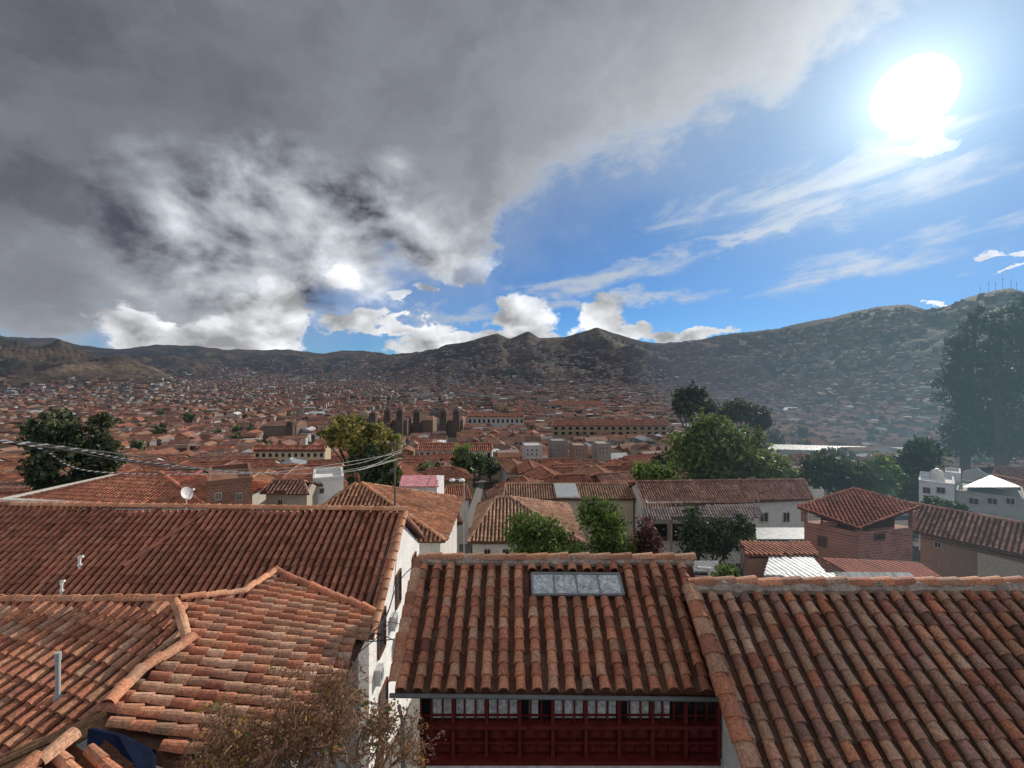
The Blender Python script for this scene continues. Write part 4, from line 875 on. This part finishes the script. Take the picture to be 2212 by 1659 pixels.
def ELL(px,py,rx,ry,rot=0,A=None,E=None):
    A=A or AW; E=E or EW
    a0,e0=ae(px,py); a1,_=ae(px+1,py); _,e1=ae(px,py-1); ka=a1-a0; ke=e1-e0
    c=math.cos(math.radians(rot)); s=math.sin(math.radians(rot))
    da=M('MULTIPLY',M('SUBTRACT',A,a0),1/ka); de=M('MULTIPLY',M('SUBTRACT',E,e0),1/ke)
    p=M('ADD',M('MULTIPLY',da,c/rx),M('MULTIPLY',de,s/rx)); q=M('ADD',M('MULTIPLY',da,-s/ry),M('MULTIPLY',de,c/ry))
    return M('SUBTRACT',1.,M('SQRT',M('ADD',M('MULTIPLY',p,p),M('MULTIPLY',q,q))))
def MAXN(l):
    r=l[0]
    for q in l[1:]: r=M('MAXIMUM',r,q)
    return r
sk=nt.nodes.new('ShaderNodeTexSky'); sk.sky_type='NISHITA'; sk.sun_disc=False; sk.sun_elevation=sel; sk.sun_rotation=saz; sk.altitude=3400; sk.air_density=1.; sk.dust_density=.3; sk.ozone_density=2.5
n1=NZ(pv,4.,7,.56,.3); nA=NZ(pv,9.,7,.56,.15); nC=NZ(pv,6.5,5,.5,.3); nB=NZ(pv2,6.5,5,.5,.3)
al=math.radians(26); su=M('ADD',M('MULTIPLY',AW,math.cos(al)),M('MULTIPLY',EW,math.sin(al))); sv=M('ADD',M('MULTIPLY',AW,-math.sin(al)),M('MULTIPLY',EW,math.cos(al)))
ns=NZ(XYZ(M('MULTIPLY',su,2.0),M('MULTIPLY',sv,4.0),3.1),1.7,6,.5,.3)
al=math.radians(9); su2=M('ADD',M('MULTIPLY',AZ,math.cos(al)),M('MULTIPLY',ELV,math.sin(al))); sv2=M('ADD',M('MULTIPLY',AZ,-math.sin(al)),M('MULTIPLY',ELV,math.cos(al)))
nw_=NZ(XYZ(M('MULTIPLY',su2,3.),M('MULTIPLY',sv2,13.),7.7),1.7,7,.64,.6)
bnd=[(-50,800),(200,775),(400,755),(520,730),(600,690),(680,650),(760,635),(870,605),(960,595),(1050,575),(1085,480),(1190,400),(1320,340),(1500,270),(1700,195),(1860,60),(1990,-40),(2100,-140),(2250,-320)]
cr=nt.nodes.new('ShaderNodeValToRGB'); cr.color_ramp.interpolation='LINEAR'; els=cr.color_ramp.elements
pp=[]
for (a,b) in bnd:
    A_,E_=ae(a,b); pp.append(((A_+1)/2,(E_+.2)/1.4))
els[0].position=pp[0][0]; els[0].color=(pp[0][1],)*3+(1,); els[1].position=pp[-1][0]; els[1].color=(pp[-1][1],)*3+(1,)
for a,b in pp[1:-1]: e=els.new(a); e.color=(b,b,b,1)
nt.links.new(M('MULTIPLY',M('ADD',AW,1.),.5),cr.inputs[0]); bsep=nt.nodes.new('ShaderNodeSeparateColor'); nt.links.new(cr.outputs[0],bsep.inputs[0])
B=M('SUBTRACT',M('MULTIPLY',bsep.outputs[0],1.4),.2)
backm=SS(dy_,.15,-.35)       # unseen bright cloud added behind the camera to fill surfaces facing it
m1=M('ADD',M('MULTIPLY',M('SUBTRACT',EW,B),7.),M('ADD',M('MULTIPLY',M('SUBTRACT',n1,.5),1.5),M('MULTIPLY',M('SUBTRACT',nA,.5),1.2)))
m1=M('ADD',m1,M('MULTIPLY',backm,3.))
mask1=SS(m1,-.2,.42); veil=M('MULTIPLY',SS(m1,-1.7,.4),.36)
CUM=[(600,690,70,95),(500,710,150,70),(330,730,160,60),(850,700,160,24),(990,738,180,26),(1130,698,78,55),(1285,690,75,60),(1350,715,70,22),(1480,722,120,18),(1090,742,150,26),(905,632,46,14),(1165,442,24,14,20),(1790,690,90,10),(2050,662,55,8),(2180,526,60,12,8),(2160,580,50,9,5),(1000,575,80,45),(1990,312,85,18,20),(740,600,60,30)]
cum=MAXN([ELL(*q) for q in CUM])
m2=M('ADD',M('MULTIPLY',cum,1.5),M('MULTIPLY',M('SUBTRACT',nA,.5),2.6)); mask2=SS(m2,-.05,.4)
STR=[(1260,606,270,30,7),(1620,500,520,24,9),(1330,650,300,20,5),(1750,420,460,90,8),(1450,170,480,140,24),(900,680,260,18,3),(1900,560,300,50,6)]
strk=MAXN([ELL(*q) for q in STR])
m3=M('ADD',strk,M('MULTIPLY',M('SUBTRACT',nw_,.5),3.)); mask3=M('MULTIPLY',SS(m3,.0,1.2),.8)
dt=nt.nodes.new('ShaderNodeVectorMath'); dt.operation='DOT_PRODUCT'; nt.links.new(dirv,dt.inputs[0]); dt.inputs[1].default_value=tuple(sd)
ang=M('ARCCOSINE',M('MINIMUM',dt.outputs['Value'],1.)); prox=M('EXPONENT',M('MULTIPLY',ang,-3.0)); prox2=M('EXPONENT',M('MULTIPLY',ang,-6.))
relief=M('MULTIPLY',M('SUBTRACT',nC,nB),1.0)
cumzone=SS(ELL(680,540,480,250),0,.5)
edge=M('EXPONENT',M('MULTIPLY',M('MAXIMUM',m1,0.),-1.3))
G=M('ADD',.19,M('MULTIPLY',M('SUBTRACT',ns,.5),.24)); G=M('ADD',G,M('MULTIPLY',M('SUBTRACT',n1,.5),.14))
G=M('ADD',G,M('MULTIPLY',edge,.30)); G=M('ADD',G,M('MULTIPLY',prox,.40)); G=M('ADD',G,M('MULTIPLY',cumzone,M('ADD',M('ADD',M('MULTIPLY',relief,2.0),M('MULTIPLY',M('SUBTRACT',wa,.5),.6)),.13)))
G=M('SUBTRACT',G,M('MULTIPLY',SS(ELL(170,455,430,80,-14),-.3,.7),.08)); G=M('SUBTRACT',G,M('MULTIPLY',SS(ELL(60,680,420,170,0),0,.8),.05))
G=M('SUBTRACT',G,M('MULTIPLY',SS(ELL(0,50,900,420,0),0,.8),.05))
G=M('MAXIMUM',G,.085)
G=M('ADD',G,M('MULTIPLY',backm,.38))
sheet=XYZ(M('MULTIPLY',G,.94),M('MULTIPLY',G,.995),M('ADD',M('MULTIPLY',G,1.03),.028))
G2=M('ADD',M('ADD',.64,M('MULTIPLY',relief,2.4)),M('MULTIPLY',prox,.5)); G2=M('SUBTRACT',G2,M('MULTIPLY',SS(m2,.5,1.9),.24)); G2=M('MAXIMUM',G2,.32)
cumc=XYZ(G2,M('MULTIPLY',G2,1.02),M('MULTIPLY',G2,1.06))
vs_=nt.nodes.new('ShaderNodeVectorMath'); vs_.operation='MULTIPLY'; nt.links.new(sk.outputs[0],vs_.inputs[0]); vs_.inputs[1].default_value=(.030,.058,.086)
blue=vs_.outputs[0]
blue=MX(M('MULTIPLY',prox,.85,None,True),blue,(.36,.60,.85))
gs=M('ADD',.50,M('MULTIPLY',prox,.4)); skyc=MX(mask3,blue,XYZ(M('MULTIPLY',gs,.92),gs,M('MULTIPLY',gs,1.1)))
skyc=MX(veil,skyc,(.48,.55,.66)); skyc=MX(mask1,skyc,sheet)
skyc=MX(M('MULTIPLY',mask2,SS(ELV,.30,.12)),skyc,cumc)
glow=M('ADD',M('MULTIPLY',SS(ang,.054,.030),5.),M('MULTIPLY',prox2,.26)); glow=M('ADD',glow,M('MULTIPLY',M('EXPONENT',M('MULTIPLY',ang,-22.)),1.25))
glow=M('ADD',glow,M('MULTIPLY',M('MULTIPLY',SS(ELL(1990,312,85,18,20),0,.4),SS(ELV,.25,.3)),.4))
gl=XYZ(M('MULTIPLY',glow,.9),glow,M('MULTIPLY',glow,1.0)); av=nt.nodes.new('ShaderNodeVectorMath'); av.operation='ADD'; nt.links.new(skyc,av.inputs[0]); nt.links.new(gl,av.inputs[1])
sc_=nt.nodes.new('ShaderNodeVectorMath'); sc_.operation='SCALE'; sc_.inputs['Scale'].default_value=10.; nt.links.new(av.outputs[0],sc_.inputs[0])
bg=nt.nodes.new('ShaderNodeBackground'); bg.inputs[1].default_value=.1; nt.links.new(sc_.outputs[0],bg.inputs[0]); wo=nt.nodes.new('ShaderNodeOutputWorld'); nt.links.new(bg.outputs[0],wo.inputs[0])
L=bpy.data.lights.new('sun','SUN'); L.energy=4.6; L.angle=math.radians(.6); L.color=(1,.9,.76); lo_=bpy.data.objects.new('sun',L); COL.objects.link(lo_)
lo_.rotation_euler=Vector(tuple(sd)).to_track_quat('Z','Y').to_euler()
cam=bpy.data.cameras.new('camera'); cam.sensor_width=36; cam.lens=36*F/2212; cam.shift_y=-29.5/2212; cam.clip_start=.1; cam.clip_end=30000
co=bpy.data.objects.new('camera',cam); COL.objects.link(co); co.rotation_euler=(PI/2,0,0); S.camera=co
S.view_settings.view_transform='Standard'; S.view_settings.look='None'; S.view_settings.exposure=0
